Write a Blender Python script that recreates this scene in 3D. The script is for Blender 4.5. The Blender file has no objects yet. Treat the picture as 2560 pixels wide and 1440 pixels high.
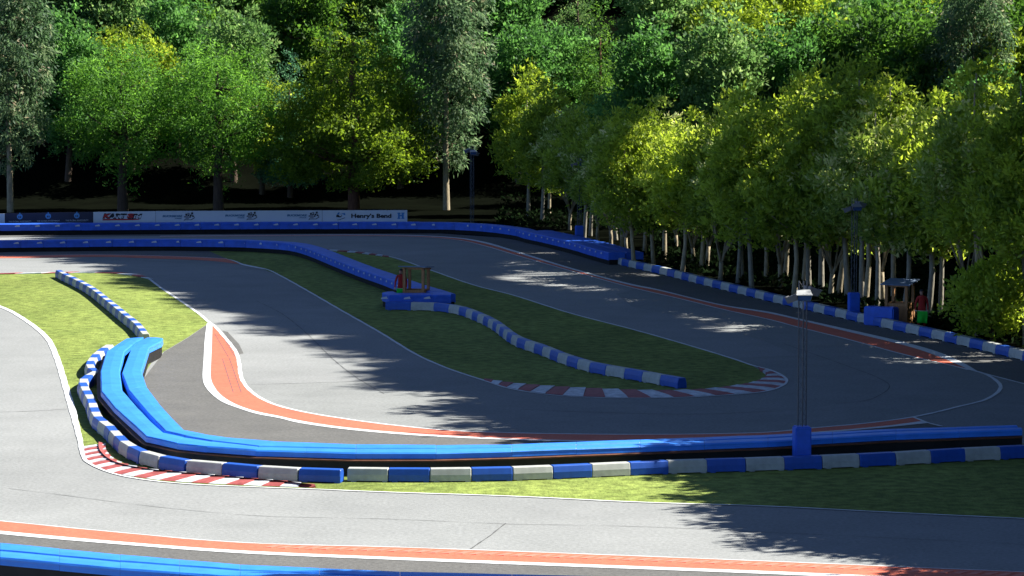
import bpy, bmesh, math, random
import numpy as np
from mathutils import Vector, Matrix
from mathutils.geometry import tessellate_polygon

random.seed(7)
SC = bpy.context.scene
COL = SC.collection
R = math.radians
# ------------------------------------------------------------------ camera calibration (photograph is 2560 x 1440)
F, HC, YH = 7500.0, 13.0, 110.0
PITCH = math.atan((720 - YH) / F)
CAM = Vector((0, 0, HC))
FW = Vector((0, math.cos(PITCH), -math.sin(PITCH)))
UP = Vector((0, math.sin(PITCH), math.cos(PITCH)))

def ray(px, py):
    return Vector((1, 0, 0)) * (px - 1280) + UP * (720 - py) + FW * F

def P(px, py, z=0.0):
    """the point of the level z that the photograph shows at this pixel"""
    d = ray(px, py)
    return CAM + d * ((z - HC) / d.z)

def sm(t):
    t = min(1.0, max(0.0, t)); return t * t * (3 - 2 * t)

def hill(x, y):
    q = y - 240                                                     # a wooded hill behind, running out on the right
    n = 0.6 * math.sin(x * .23 + 1) * math.sin(y * .19) + 0.35 * math.sin(x * .61 + y * .37)
    left = (14 * sm(q / 52) + 24 * sm((q - 40) / 120)) * sm((34 - x) / 18)
    rr = x - row_x(y)                                               # unseen hillside added right of the forest edge to raise the shading pines
    side = 31 * sm((rr - 27 - 22 * sm((y - 226) / 12)) / 10)
    return max(left + 38 * sm((y - 330) / 110) * (1 - sm((34 - x) / 18)), side) + n * sm(q / 14)

def row_x(y):
    """where the block row below the right-hand trees runs"""
    return 5.7 + .275 * (178.6 - y) if y < 178.6 else 5.7 + .06 * (y - 178.6)

def PT(px, py):
    """the point of the terrain at this pixel"""
    d = ray(px, py); t = 60 / F
    while t * F < 420:
        p = CAM + d * t
        if p.z <= hill(p.x, p.y): return p
        t += 0.25 / F
    return CAM + d * t

# ------------------------------------------------------------------ materials
def new_mat(name):
    m = bpy.data.materials.new(name); m.use_nodes = True
    nt = m.node_tree; nt.nodes.clear()
    return m, nt, nt.nodes, nt.links

def mat(name, c1, c2=None, scale=1.0, rough=.8, detail=6, speck=None, bump=0, bscale=40, spec=.3, stretch=None, big=None, coat=0):
    """noise-varied principled surface in object space"""
    m, nt, N, L = new_mat(name)
    out = N.new('ShaderNodeOutputMaterial'); b = N.new('ShaderNodeBsdfPrincipled')
    b.inputs['Roughness'].default_value = rough
    b.inputs['Specular IOR Level'].default_value = spec
    if coat: b.inputs['Coat Weight'].default_value = coat
    L.new(b.outputs[0], out.inputs[0])
    tc = N.new('ShaderNodeTexCoord'); src = tc.outputs['Object']
    if stretch:
        mp = N.new('ShaderNodeMapping'); mp.inputs['Scale'].default_value = stretch
        L.new(src, mp.inputs[0]); src = mp.outputs[0]
    c2 = c2 or tuple(x * .8 for x in c1)
    n = N.new('ShaderNodeTexNoise'); n.inputs['Scale'].default_value = scale; n.inputs['Detail'].default_value = detail
    n.inputs['Roughness'].default_value = .65
    L.new(src, n.inputs['Vector'])
    cr = N.new('ShaderNodeValToRGB'); cr.color_ramp.elements[0].position = .32; cr.color_ramp.elements[1].position = .68
    cr.color_ramp.elements[0].color = (*c2, 1); cr.color_ramp.elements[1].color = (*c1, 1)
    L.new(n.outputs['Fac'], cr.inputs[0]); col = cr.outputs[0]
    def mul(col, sc, lo, hi, a=.35, bb=.65, st=None):
        n2 = N.new('ShaderNodeTexNoise'); n2.inputs['Scale'].default_value = sc; n2.inputs['Detail'].default_value = 3
        if st:
            mp2 = N.new('ShaderNodeMapping'); mp2.inputs['Scale'].default_value = st
            L.new(tc.outputs['Object'], mp2.inputs[0]); L.new(mp2.outputs[0], n2.inputs['Vector'])
        else: L.new(tc.outputs['Object'], n2.inputs['Vector'])
        r2 = N.new('ShaderNodeMapRange'); r2.inputs[1].default_value = a; r2.inputs[2].default_value = bb
        r2.inputs[3].default_value = lo; r2.inputs[4].default_value = hi
        L.new(n2.outputs['Fac'], r2.inputs[0])
        mx = N.new('ShaderNodeMix'); mx.data_type = 'RGBA'; mx.blend_type = 'MULTIPLY'; mx.inputs[0].default_value = 1
        L.new(col, mx.inputs[6]); L.new(r2.outputs[0], mx.inputs[7]); return mx.outputs[2]
    if speck: col = mul(col, speck[0], speck[1], speck[2])
    if big: col = mul(col, *big)
    L.new(col, b.inputs['Base Color'])
    if bump:
        n3 = N.new('ShaderNodeTexNoise'); n3.inputs['Scale'].default_value = bscale; n3.inputs['Detail'].default_value = 4
        L.new(src, n3.inputs['Vector'])
        bp = N.new('ShaderNodeBump'); bp.inputs['Strength'].default_value = bump; bp.inputs['Distance'].default_value = .05
        L.new(n3.outputs['Fac'], bp.inputs['Height']); L.new(bp.outputs[0], b.inputs['Normal'])
    return m

def leaf_mat(name, dark, mid, light, tip=None, trans=.58, gloss=.012):
    m, nt, N, L = new_mat(name)
    out = N.new('ShaderNodeOutputMaterial')
    at = N.new('ShaderNodeAttribute'); at.attribute_name = 'rnd'
    cr = N.new('ShaderNodeValToRGB')
    e = cr.color_ramp.elements
    e[0].position = 0; e[0].color = (*dark, 1); e[1].position = 1; e[1].color = (*(tip or light), 1)
    a = e.new(.45); a.color = (*mid, 1)
    a = e.new(.8); a.color = (*light, 1)
    L.new(at.outputs['Fac'], cr.inputs[0])
    d = N.new('ShaderNodeBsdfDiffuse'); t = N.new('ShaderNodeBsdfTranslucent'); g = N.new('ShaderNodeBsdfGlossy')
    g.inputs['Roughness'].default_value = .6; g.inputs['Color'].default_value = (.9, .95, 1, 1)
    L.new(cr.outputs[0], d.inputs[0])
    hs = N.new('ShaderNodeHueSaturation'); hs.inputs['Value'].default_value = 1.45; hs.inputs['Saturation'].default_value = 1.04; hs.inputs['Hue'].default_value = .491
    L.new(cr.outputs[0], hs.inputs['Color']); L.new(hs.outputs[0], t.inputs[0])
    m1 = N.new('ShaderNodeMixShader'); m1.inputs[0].default_value = trans
    L.new(d.outputs[0], m1.inputs[1]); L.new(t.outputs[0], m1.inputs[2])
    m2 = N.new('ShaderNodeMixShader'); m2.inputs[0].default_value = gloss
    L.new(m1.outputs[0], m2.inputs[1]); L.new(g.outputs[0], m2.inputs[2])
    L.new(m2.outputs[0], out.inputs[0])
    return m

M = {}
M['asphalt'] = mat('asphalt', (.240, .247, .240), (.202, .209, .203), .35, .9, speck=(9, .86, 1.1), bump=.25, bscale=30, big=(.05, .92, 1.05))
M['asphalt_old'] = mat('asphalt_old', (.214, .222, .214), (.18, .187, .18), .5, .9, speck=(9, .85, 1.1), bump=.25, bscale=30)
M['runoff'] = mat('runoff', (.115, .113, .105), (.09, .089, .084), .5, .92, speck=(9, .82, 1.15), bump=.3, bscale=30)
M['grass'] = mat('grass', (.205, .252, .060), (.138, .182, .042), .55, .95, speck=(2.4, .66, 1.2), bump=.9, bscale=9, spec=.1, stretch=(1, .45, 1), big=(.09, .8, 1.12))
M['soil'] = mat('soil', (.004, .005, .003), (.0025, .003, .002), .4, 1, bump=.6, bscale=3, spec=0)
M['red'] = mat('red_paint', (.56, .135, .075), (.48, .11, .062), .8, .75, speck=(7, .88, 1.1), bump=.15, bscale=25)
M['red_slab'] = mat('red_slab', (.6, .2, .14), (.52, .16, .11), 1.5, .75, speck=(7, .9, 1.1))
M['red_kerb'] = mat('red_kerb', (.36, .085, .075), (.26, .055, .05), 1.6, .65, speck=(5, .75, 1.1))
M['white'] = mat('white_paint', (.62, .64, .64), (.54, .56, .56), 1.2, .7, speck=(6, .86, 1.05))
M['white_kerb'] = mat('white_kerb', (.62, .65, .67), (.42, .45, .48), 1.8, .6, speck=(5, .7, 1.05))
M['tar'] = mat('tar', (.07, .072, .072), (.10, .10, .10), 2, .8)
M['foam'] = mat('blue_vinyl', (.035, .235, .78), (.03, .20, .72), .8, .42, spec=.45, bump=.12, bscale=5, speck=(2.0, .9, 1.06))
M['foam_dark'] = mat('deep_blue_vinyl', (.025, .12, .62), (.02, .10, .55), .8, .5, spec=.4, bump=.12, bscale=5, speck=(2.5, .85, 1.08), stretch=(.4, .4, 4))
M['tyre'] = mat('black_rubber', (.018, .017, .016), (.010, .010, .010), 3, .8, bump=.5, bscale=12, spec=.2)
M['mat'] = mat('dark_backing', (.034, .032, .030), (.022, .021, .020), 1.5, .85, bump=.2, bscale=8)
M['plank'] = mat('brown_plank', (.17, .065, .03), (.08, .03, .015), 3, .7, stretch=(1, 1, 6))
M['bl_blue'] = mat('block_blue', (.014, .085, .40), (.012, .07, .35), 1.2, .45, spec=.4, speck=(4, .9, 1.06))
M['bl_white'] = mat('block_white', (.44, .45, .41), (.36, .37, .34), 1.5, .55, speck=(4, .85, 1.05))
M['steel'] = mat('weathered_steel', (.06, .066, .08), (.04, .045, .055), 5, .45, spec=.5)
M['lamp_white'] = mat('lamp_housing', (.36, .37, .36), (.28, .28, .27), 5, .5)
M['lamp_grey'] = mat('lamp_grey', (.17, .17, .18), (.12, .12, .13), 5, .5)
M['lamp_glass'] = mat('lamp_glass', (.06, .12, .28), (.04, .08, .2), 4, .15, spec=.6)
M['wood'] = mat('timber', (.46, .23, .095), (.28, .135, .055), 2.5, .75, stretch=(6, 6, 1), bump=.2, bscale=10)
M['felt'] = mat('roof_felt', (.16, .22, .3), (.11, .15, .22), 2, .7)
M['suit'] = mat('red_overall', (.42, .03, .024), (.30, .02, .017), 6, .85, bump=.3, bscale=12)
M['skin'] = mat('skin', (.45, .24, .17), (.40, .2, .14), 8, .5)
M['hair'] = mat('dark_hair', (.02, .016, .014), (.012, .01, .01), 20, .6)
M['shoe'] = mat('black_shoe', (.015, .015, .015), None, 8, .5)
M['collar'] = mat('dark_collar', (.02, .02, .025), None, 8, .7)
M['green'] = mat('green_cloth', (.02, .55, .035), (.015, .43, .03), 5, .7)
M['stick'] = mat('pale_stick', (.6, .6, .52), None, 5, .6)
M['b_white'] = mat('board_white', (.52, .56, .56), (.47, .51, .52), .6, .6)
M['b_navy'] = mat('board_navy', (.022, .026, .05), (.018, .02, .04), .6, .6)
M['ink_black'] = mat('ink_black', (.012, .015, .018), None, 5, .6)
M['ink_red'] = mat('ink_red', (.42, .02, .02), None, 5, .6)
M['ink_blue'] = mat('ink_blue', (.035, .20, .42), None, 5, .6)
M['ink_teal'] = mat('ink_teal', (.06, .17, .26), None, 5, .6)
M['ink_sky'] = mat('ink_sky', (.10, .30, .55), None, 5, .6)
M['ink_white'] = mat('ink_white', (.6, .6, .6), None, 5, .6)
M['ink_grey'] = mat('ink_grey', (.25, .26, .27), None, 5, .6)
M['tag'] = mat('tag_white', (.6, .63, .68), None, 5, .6)
M['bark'] = mat('bark_brown', (.10, .066, .045), (.045, .03, .022), 3, .95, stretch=(3, 3, .6), bump=.6, bscale=8)
M['bark_red'] = mat('bark_red', (.16, .075, .042), (.08, .036, .022), 3, .95, stretch=(3, 3, .6), bump=.6, bscale=8)
M['bark_pale'] = mat('bark_pale', (.40, .33, .22), (.20, .165, .10), 3.5, .95, stretch=(2, 2, .7), bump=.5, bscale=9)
M['bark_grey'] = mat('bark_grey', (.31, .28, .215), (.16, .145, .11), 3.5, .95, stretch=(2, 2, .7), bump=.5, bscale=9)
# foliage: dark, middle, light (and shoots)
LM = {
 'fresh':   leaf_mat('leaf_fresh', (.040, .105, .018), (.095, .235, .030), (.18, .38, .06)),
 'gold':    leaf_mat('leaf_gold', (.058, .103, .011), (.140, .230, .020), (.26, .365, .04)),
 'silver':  leaf_mat('leaf_silver', (.045, .095, .040), (.095, .170, .075), (.20, .27, .135), (.32, .25, .17)),
 'emerald': leaf_mat('leaf_emerald', (.030, .095, .020), (.080, .205, .045), (.155, .335, .085)),
 'pale':    leaf_mat('leaf_pale',    (0.047, 0.115, 0.030), (0.115, 0.223, 0.061), (0.270, 0.385, 0.135)),
 'deep':    leaf_mat('leaf_deep', (.030, .080, .014), (.065, .155, .022), (.13, .26, .035)),
 'olive':   leaf_mat('leaf_olive', (.092, .150, .016), (.230, .325, .034), (.36, .45, .06)),
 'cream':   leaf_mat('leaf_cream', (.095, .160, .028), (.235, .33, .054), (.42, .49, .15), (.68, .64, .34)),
 'lime':    leaf_mat('leaf_lime', (.125, .200, .02), (.285, .385, .04), (.43, .52, .08)),
 'blue':    leaf_mat('leaf_blue',    (0.034, 0.101, 0.057), (0.081, 0.203, 0.101), (0.162, 0.317, 0.162)),
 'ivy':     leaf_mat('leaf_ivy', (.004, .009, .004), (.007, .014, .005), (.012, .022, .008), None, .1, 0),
 'pine':    leaf_mat('leaf_pine',    (0.016, 0.043, 0.016), (0.034, 0.081, 0.024), (0.061, 0.128, 0.034), None, .12),
}

# ------------------------------------------------------------------ object helpers
def link(name, me, m=None, parent=None):
    o = bpy.data.objects.new(name, me); COL.objects.link(o)
    if m is not None and me is not None:
        for x in (m if isinstance(m, (list, tuple)) else [m]): me.materials.append(x)
    if parent: o.parent = parent
    return o

def from_bm(name, bm, m, parent=None, smooth=False):
    bmesh.ops.recalc_face_normals(bm, faces=bm.faces)
    me = bpy.data.meshes.new(name); bm.to_mesh(me); bm.free()
    if smooth: me.polygons.foreach_set('use_smooth', [True] * len(me.polygons))
    return link(name, me, m, parent)

def empty(name, loc, rz=0):
    o = bpy.data.objects.new(name, None); COL.objects.link(o)
    o.location = loc; o.rotation_euler = (0, 0, rz); o.empty_display_size = .3
    return o

def tag(o, label=None, cat=None, group=None, kind=None):
    if label: o['label'] = label
    if cat: o['category'] = cat
    if group: o['group'] = group
    if kind: o['kind'] = kind
    return o

def kids(o): return [c for c in COL.objects if c.parent is o]

def copy_tree(o, parent=None):
    ch = list(o.children)
    c = o.copy(); COL.objects.link(c)
    if parent: c.parent = parent
    for x in ch: copy_tree(x, c)
    return c

def box(bm, c, s, rot=None, mi=0):
    """box of full size s about c"""
    g = bmesh.ops.create_cube(bm, size=1)['verts']
    T = Matrix.Translation(c) @ (rot.to_4x4() if rot else Matrix.Identity(4)) @ Matrix.Diagonal((*s, 1))
    bmesh.ops.transform(bm, matrix=T, verts=g)
    for f in {f for v in g for f in v.link_faces}: f.material_index = mi
    return g

def tube(bm, pts, radii, n=8, cap=True):
    rings = []
    pts = [Vector(p) for p in pts]
    for i, p in enumerate(pts):
        t = (pts[min(i + 1, len(pts) - 1)] - pts[max(i - 1, 0)]).normalized()
        a = t.cross(Vector((0, 1, 0.01))); a = a.normalized() if a.length > 1e-4 else Vector((1, 0, 0))
        b = t.cross(a).normalized()
        r = radii[i] if not isinstance(radii, (int, float)) else radii
        rings.append([bm.verts.new(p + (a * math.cos(k * 2 * math.pi / n) + b * math.sin(k * 2 * math.pi / n)) * r) for k in range(n)])
    for i in range(len(rings) - 1):
        for k in range(n):
            bm.faces.new((rings[i][k], rings[i][(k + 1) % n], rings[i + 1][(k + 1) % n], rings[i + 1][k]))
    if cap:
        bm.faces.new(rings[0][::-1]); bm.faces.new(rings[-1])

ONES = ['first', 'second', 'third', 'fourth', 'fifth', 'sixth', 'seventh', 'eighth', 'ninth', 'tenth', 'eleventh', 'twelfth', 'thirteenth',
        'fourteenth', 'fifteenth', 'sixteenth', 'seventeenth', 'eighteenth', 'nineteenth']
def nth(i):
    """1-based ordinal in words"""
    if i < 20: return ONES[i - 1]
    tens = ['twent', 'thirt', 'fort', 'fift', 'sixt', 'sevent'][i // 10 - 2]
    return tens + 'ieth' if i % 10 == 0 else tens + 'y-' + ONES[i % 10 - 1]

def catmull(pts, n=8, closed=False):
    pts = [Vector((p[0], p[1], 0)) for p in pts]
    if len(pts) < 3: return [tuple(p[:2]) for p in pts]
    out = []
    for i in range(len(pts) - 1):
        p0 = pts[max(i - 1, 0)]; p1 = pts[i]; p2 = pts[i + 1]; p3 = pts[min(i + 2, len(pts) - 1)]
        # centripetal weighting keeps uneven spacing from overshooting
        d1 = max((p1 - p0).length, 1e-6) ** .5; d2 = max((p2 - p1).length, 1e-6) ** .5; d3 = max((p3 - p2).length, 1e-6) ** .5
        if i == 0: d1 = d2
        if i == len(pts) - 2: d3 = d2
        m1 = (p2 - p1) if i == 0 else ((p1 - p0) / d1 - (p2 - p0) / (d1 + d2) + (p2 - p1) / d2) * d2
        m2 = (p2 - p1) if i == len(pts) - 2 else ((p2 - p1) / d2 - (p3 - p1) / (d2 + d3) + (p3 - p2) / d3) * d2
        for k in range(n):
            t = k / n
            h = (2*t**3-3*t**2+1) * p1 + (t**3-2*t**2+t) * m1 + (-2*t**3+3*t**2) * p2 + (t**3-t**2) * m2
            out.append((h.x, h.y))
    out.append((pts[-1].x, pts[-1].y))
    return out

def ground(pts, z=0.0, smooth=True, n=8):
    """photo polyline -> points on the ground, smoothed there"""
    w = [P(*p, 0) for p in pts]
    w2 = catmull([(p.x, p.y) for p in w], n) if smooth else [(p.x, p.y) for p in w]
    return [Vector((x, y, z)) for x, y in w2]

def clean(poly):
    out = []
    for p in poly:
        if not out or (p - out[-1]).length > 1e-3: out.append(p)
    if (out[0] - out[-1]).length < 1e-3: out.pop()
    return out

def sheet(name, poly, z, m, kind='structure'):
    poly = clean([Vector((p.x, p.y, z)) for p in poly])
    tris = tessellate_polygon([poly])
    bm = bmesh.new(); vs = [bm.verts.new(p) for p in poly]
    for t in tris:
        try: bm.faces.new([vs[i] for i in t])
        except ValueError: pass
    for f in bm.faces:
        f.normal_update()
        if f.normal.z < 0: f.normal_flip()
    me = bpy.data.meshes.new(name); bm.to_mesh(me); bm.free()
    o = link(name, me, m); o['kind'] = kind
    return o

def resample(pts, n):
    """n+1 points equally spaced by length"""
    d = [0]
    for a, b in zip(pts, pts[1:]): d.append(d[-1] + (b - a).length)
    out = []; j = 0
    for i in range(n + 1):
        s = d[-1] * i / n
        while j < len(pts) - 2 and d[j + 1] < s: j += 1
        t = (s - d[j]) / max(d[j + 1] - d[j], 1e-9)
        out.append(pts[j].lerp(pts[j + 1], min(max(t, 0), 1)))
    return out

def length(pts): return sum((b - a).length for a, b in zip(pts, pts[1:]))

def band(name, A, B, z, m, kind='structure'):
    """sheet between two ground polylines"""
    return sheet(name, list(A) + list(B)[::-1], z, m, kind)

def offsets(path, w):
    """left side offset of an xy path by w (negative = right), mitred"""
    out = []
    for i, p in enumerate(path):
        a = path[max(i - 1, 0)]; b = path[min(i + 1, len(path) - 1)]
        t = Vector((b.x - a.x, b.y - a.y, 0)).normalized()
        nrm = Vector((-t.y, t.x, 0)); s = 1.0
        if 0 < i < len(path) - 1:
            t1 = Vector((p.x - a.x, p.y - a.y, 0)).normalized()
            s = 1 / max(.5, nrm.dot(Vector((-t1.y, t1.x, 0))))
        out.append(p + nrm * w * s)
    return out

def wobble(i, a): return a * (math.sin(i * 1.7) + math.sin(i * .83 + 2)) * .5

def line(name, pts, w, z, m=None, smooth=True, n=8, w1=None):
    """a painted line of width w metres (w1 at its far end)"""
    path = ground(pts, 0, smooth, n)
    k = max(len(path), int(length(path) / .5)); path = resample(path, k)
    L = []; Rr = []
    w1 = w if w1 is None else w1
    lo = offsets(path, 1)
    for i, p in enumerate(path):
        d = lo[i] - p; ww = (w + (w1 - w) * i / k) * .5
        L.append(p + d * (ww + wobble(i, .012))); Rr.append(p - d * (ww + wobble(i + 40, .012)))
    bm = bmesh.new()
    a = [bm.verts.new((p.x, p.y, z)) for p in L]; b = [bm.verts.new((p.x, p.y, z)) for p in Rr]
    for i in range(k):
        f = bm.faces.new((b[i], b[i + 1], a[i + 1], a[i]))
    for f in bm.faces:
        f.normal_update()
        if f.normal.z < 0: f.normal_flip()
    me = bpy.data.meshes.new(name); bm.to_mesh(me); bm.free()
    o = link(name, me, m or M['white']); o['kind'] = 'structure'
    return o

# ================================================================== SETTING: terrain, track, grass, painted lines
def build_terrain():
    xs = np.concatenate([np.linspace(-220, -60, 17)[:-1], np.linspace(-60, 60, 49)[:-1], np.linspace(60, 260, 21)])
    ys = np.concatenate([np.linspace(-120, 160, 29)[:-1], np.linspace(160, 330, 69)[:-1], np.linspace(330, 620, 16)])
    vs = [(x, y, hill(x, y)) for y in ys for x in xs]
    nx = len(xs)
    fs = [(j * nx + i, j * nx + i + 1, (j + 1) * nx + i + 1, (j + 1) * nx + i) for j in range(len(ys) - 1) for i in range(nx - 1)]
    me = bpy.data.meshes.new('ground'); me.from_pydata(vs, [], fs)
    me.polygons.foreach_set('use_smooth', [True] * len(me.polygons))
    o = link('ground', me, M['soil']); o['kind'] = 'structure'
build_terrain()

Z_TR, Z_OLD, Z_RUN, Z_GR, Z_RED, Z_LN = .004, .008, .012, .016, .020, .024
FAR_EDGE = [(-400, 592), (600, 585), (1100, 584), (1250, 594), (1340, 609), (1450, 640), (1530, 657), (1657, 688), (1920, 754), (2114, 799), (2350, 852), (2560, 903), (2900, 985)]
sheet('track', ground(FAR_EDGE + [(2900, 1560), (-400, 1560)], smooth=False), Z_TR, M['asphalt'])

U = [(400, 590.5), (640, 588.5), (890, 587), (1040, 589), (1140, 594.5), (1205, 604), (1280, 625), (1430, 671), (1580, 711), (1640, 723), (1815, 764.5), (1920, 780), (1996, 797), (2114, 823), (2270, 859), (2348, 882), (2406, 907), (2447, 931)]
U2 = [(400, 591.3), (640, 589.3), (890, 588), (1040, 590.2), (1140, 596.2), (1205, 607.5), (1280, 629), (1430, 674.5), (1580, 714.5), (1640, 726), (1815, 767), (1920, 784), (1996, 801), (2114, 829), (2270, 867), (2348, 893), (2420, 924)]
W = [(400, 592.3), (640, 590.8), (890, 590), (1040, 592.5), (1140, 600.5), (1215, 616.5), (1280, 636), (1430, 679), (1580, 720), (1640, 734), (1705, 749), (1814, 776), (1920, 799), (1996, 819), (2114, 848), (2270, 890), (2387, 917), (2421, 926)]
gU, gU2, gW = ground(U), ground(U2), ground(W)
band('run_off', ground(FAR_EDGE, smooth=False), [P(-400, 597)] + gU + ground([(2560, 961), (2900, 1050)], smooth=False), Z_RUN, M['runoff'])
band('red_strip', gU2, gW, Z_RED, M['red'])
band('road_marking', gU, gU2, Z_LN, M['white'])
line('road_marking', W, .13, Z_LN + .001)

# far straight on the left, between the two foam barriers
sheet('run_off', ground([(-400, 630), (300, 628), (524, 628), (567, 646.5), (387, 640), (0, 639.5), (-400, 641)], smooth=False), Z_RUN, M['runoff'])
RT = [(-400, 641), (0, 640), (240, 637.5), (387, 640), (480, 643), (567, 647.3)]
RB = [(-400, 648), (0, 646), (258, 643), (387, 647), (516, 652), (600, 661)]
band('red_strip', ground(RT), ground(RB), Z_RED, M['red'])
line('road_marking', RT, .12, Z_LN)
band('road_marking', ground([(560, 646.5), (585, 652), (612, 662), (666, 674)]), ground([(575, 650.5), (590, 656), (608, 664), (660, 674)]), Z_LN + .001, M['white'])
RIGHT_IN = [(606, 661), (666, 674), (695, 687), (755, 720), (850, 775), (950, 832), (1050, 892), (1130, 926), (1210, 952), (1280, 973.5), (1400, 990.5), (1560, 996.5), (1680, 995.5), (1780, 991), (1880, 984), (1925, 977), (1956, 965), (1966, 954), (1956, 940), (1925, 926), (1880, 914), (1830, 897), (1680, 852), (1580, 824), (1430, 785), (1280, 738), (1190, 715), (1065, 672), (970, 641), (900, 631), (817, 624.5), (740, 622)]
line('road_marking', RIGHT_IN, .13, Z_LN)

LOOP = [(2390, 918), (2447, 931), (2480, 945), (2501, 965), (2499, 976), (2480, 992), (2456, 1003), (2400, 1017), (2282, 1044), (2160, 1060), (2025, 1072), (1920, 1082), (1750, 1086.5), (1600, 1087.5), (1440, 1086.5), (1280, 1083.5), (1140, 1078.5), (990, 1065), (840, 1045), (740, 1027), (680, 1010), (637, 987), (612, 962), (602, 940), (598, 911), (592, 886), (579, 865), (558, 840), (533, 813), (522, 806), (500, 787), (450, 752), (402, 720), (372, 697)]
line('road_marking', LOOP, .15, Z_LN + .002)
line('road_marking', [(2445, 931), (2560, 961), (2900, 1050)], .12, Z_LN + .004, smooth=False)

# the S-shaped red run-off with its broad white border
LW = [(517, 809), (512, 850), (509, 900), (507, 948), (512, 965), (529, 986), (558, 1007), (600, 1023), (642, 1036), (700, 1047), (740, 1057), (840, 1072), (990, 1086.5), (1140, 1095.5), (1345, 1103), (1600, 1106), (1900, 1094), (2190, 1072), (2320, 1059)]
LI = [(531, 810), (530, 850), (528, 900), (527, 944), (533, 963), (554, 990), (592, 1013), (642, 1030), (700, 1042), (740, 1051), (840, 1067), (990, 1082), (1140, 1091.5), (1345, 1100), (1600, 1102.5), (1900, 1090.5), (2190, 1068.5), (2306, 1054)]
RW = [(2282, 1045)] + LOOP[9:29]
gLW, gLI, gRW = ground(LW), ground(LI), ground(RW)
band('red_strip', gLI, gRW[::-1], Z_RED, M['red'])
band('road_marking', gLW, gLI, Z_LN, M['white'])
line('road_marking', [(2282, 1044), (2320, 1059), (2354, 1067)], .12, Z_LN + .004, smooth=False)
sheet('run_off', [P(519, 811), P(470, 845), P(411, 880), P(372, 930), P(330, 990), P(300, 1040), P(345, 1110), P(700, 1140), P(1300, 1140), P(1900, 1125), P(2354, 1085), P(2354, 1067), P(2320, 1059)] + gLW[::-1], Z_RUN, M['runoff'])
sheet('track_patch', ground([(556, 827), (569, 830), (598, 861), (609, 884), (599, 886), (590, 870), (579, 860)], smooth=False), Z_OLD, M['runoff'])
sheet('track_patch', ground([(1580, 767), (1720, 795), (1920, 857), (1995, 889), (1840, 895), (1885, 914), (1925, 926), (1956, 940), (1966, 954), (1880, 984), (1680, 995), (1400, 990), (1280, 973), (1210, 952), (1165, 941), (960, 952), (612, 963), (637, 987), (680, 1010), (740, 1027), (840, 1045), (990, 1065), (1140, 1079), (1280, 1083), (1600, 1087), (1920, 1082), (2160, 1060), (2282, 1044), (2400, 1017), (2480, 992), (2501, 965), (2480, 945), (2421, 926), (2270, 890), (2114, 848), (1920, 799), (1705, 749), (1590, 722), (1540, 735)], smooth=False), Z_OLD, M['asphalt_old'])
sheet('track_patch', ground([(2447, 931), (2560, 961), (2900, 1050), (2900, 1110), (2352, 1075), (2320, 1059), (2282, 1044), (2400, 1017), (2456, 1003), (2499, 976), (2501, 965), (2480, 945)], smooth=False), Z_OLD + .002, M['asphalt_old'])
sheet('track_patch', ground([(-400, 655), (0, 653), (330, 653), (560, 661), (600, 661), (480, 649), (258, 643), (-400, 648)], smooth=False), Z_OLD, M['asphalt_old'])

# near straight at the bottom
T = [(-300, 1276), (0, 1304), (300, 1333), (600, 1358), (1000, 1370), (1280, 1380), (1920, 1405), (2560, 1432), (2900, 1447)]
TB = [(-300, 1298), (0, 1329), (300, 1356), (600, 1378), (1000, 1395.5), (1280, 1406), (1920, 1430), (2560, 1457), (2900, 1472)]
TC = [(-300, 1305), (0, 1337), (300, 1363), (600, 1385), (1000, 1402), (1280, 1413), (1920, 1437), (2560, 1465), (2900, 1480)]
gT, gTB, gTC = ground(T), ground(TB), ground(TC)
band('red_strip', gT, gTB, Z_RED, M['red'])
band('road_marking', gTB, gTC, Z_LN, M['white'])
line('road_marking', T, .07, Z_LN)
band('run_off', gTC, ground([(-300, 1400), (600, 1480), (2900, 1560)], smooth=False), Z_RUN, M['runoff'])

# grass
NEAR_LN = [(-400, 690), (-150, 724), (0, 767), (65, 802), (117, 845), (140, 890), (165, 970), (185, 1040), (200, 1100), (213, 1150), (233, 1165), (259, 1177), (299, 1189), (380, 1203), (500, 1213), (640, 1219), (780, 1224), (960, 1231.5), (1280, 1242), (1600, 1257), (1920, 1267), (2240, 1283), (2560, 1298), (2900, 1314)]
gNL = ground(NEAR_LN)
sheet('grass', ground([(-400, 688), (0, 686), (150, 683.5), (260, 683), (330, 688), (368, 697), (400, 719), (450, 752), (500, 788), (521, 809), (470, 844), (411, 879), (380, 905), (340, 970), (320, 1020), (420, 1100), (700, 1150), (1300, 1160), (2000, 1135), (2900, 1095)], smooth=False) + gNL[::-1][:-4], Z_GR, M['grass'])
sheet('grass', ground([(524, 629), (567, 647.5), (606, 663), (660, 674), (695, 688), (755, 720), (850, 775), (950, 832), (1050, 892), (1130, 926), (1210, 951), (1280, 965), (1400, 976), (1560, 982), (1780, 978), (1890, 962), (1915, 945), (1911, 932), (1880, 915), (1830, 897), (1680, 852), (1580, 824), (1430, 785), (1280, 738), (1190, 715), (1065, 672), (970, 642), (900, 634), (817, 627), (700, 622)], smooth=False), Z_GR, M['grass'])
line('road_marking', NEAR_LN[:8], .24, Z_LN)
line('road_marking', NEAR_LN[7:12], .22, Z_LN + .002, w1=.12)
line('road_marking', NEAR_LN[11:], .12, Z_LN)

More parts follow.
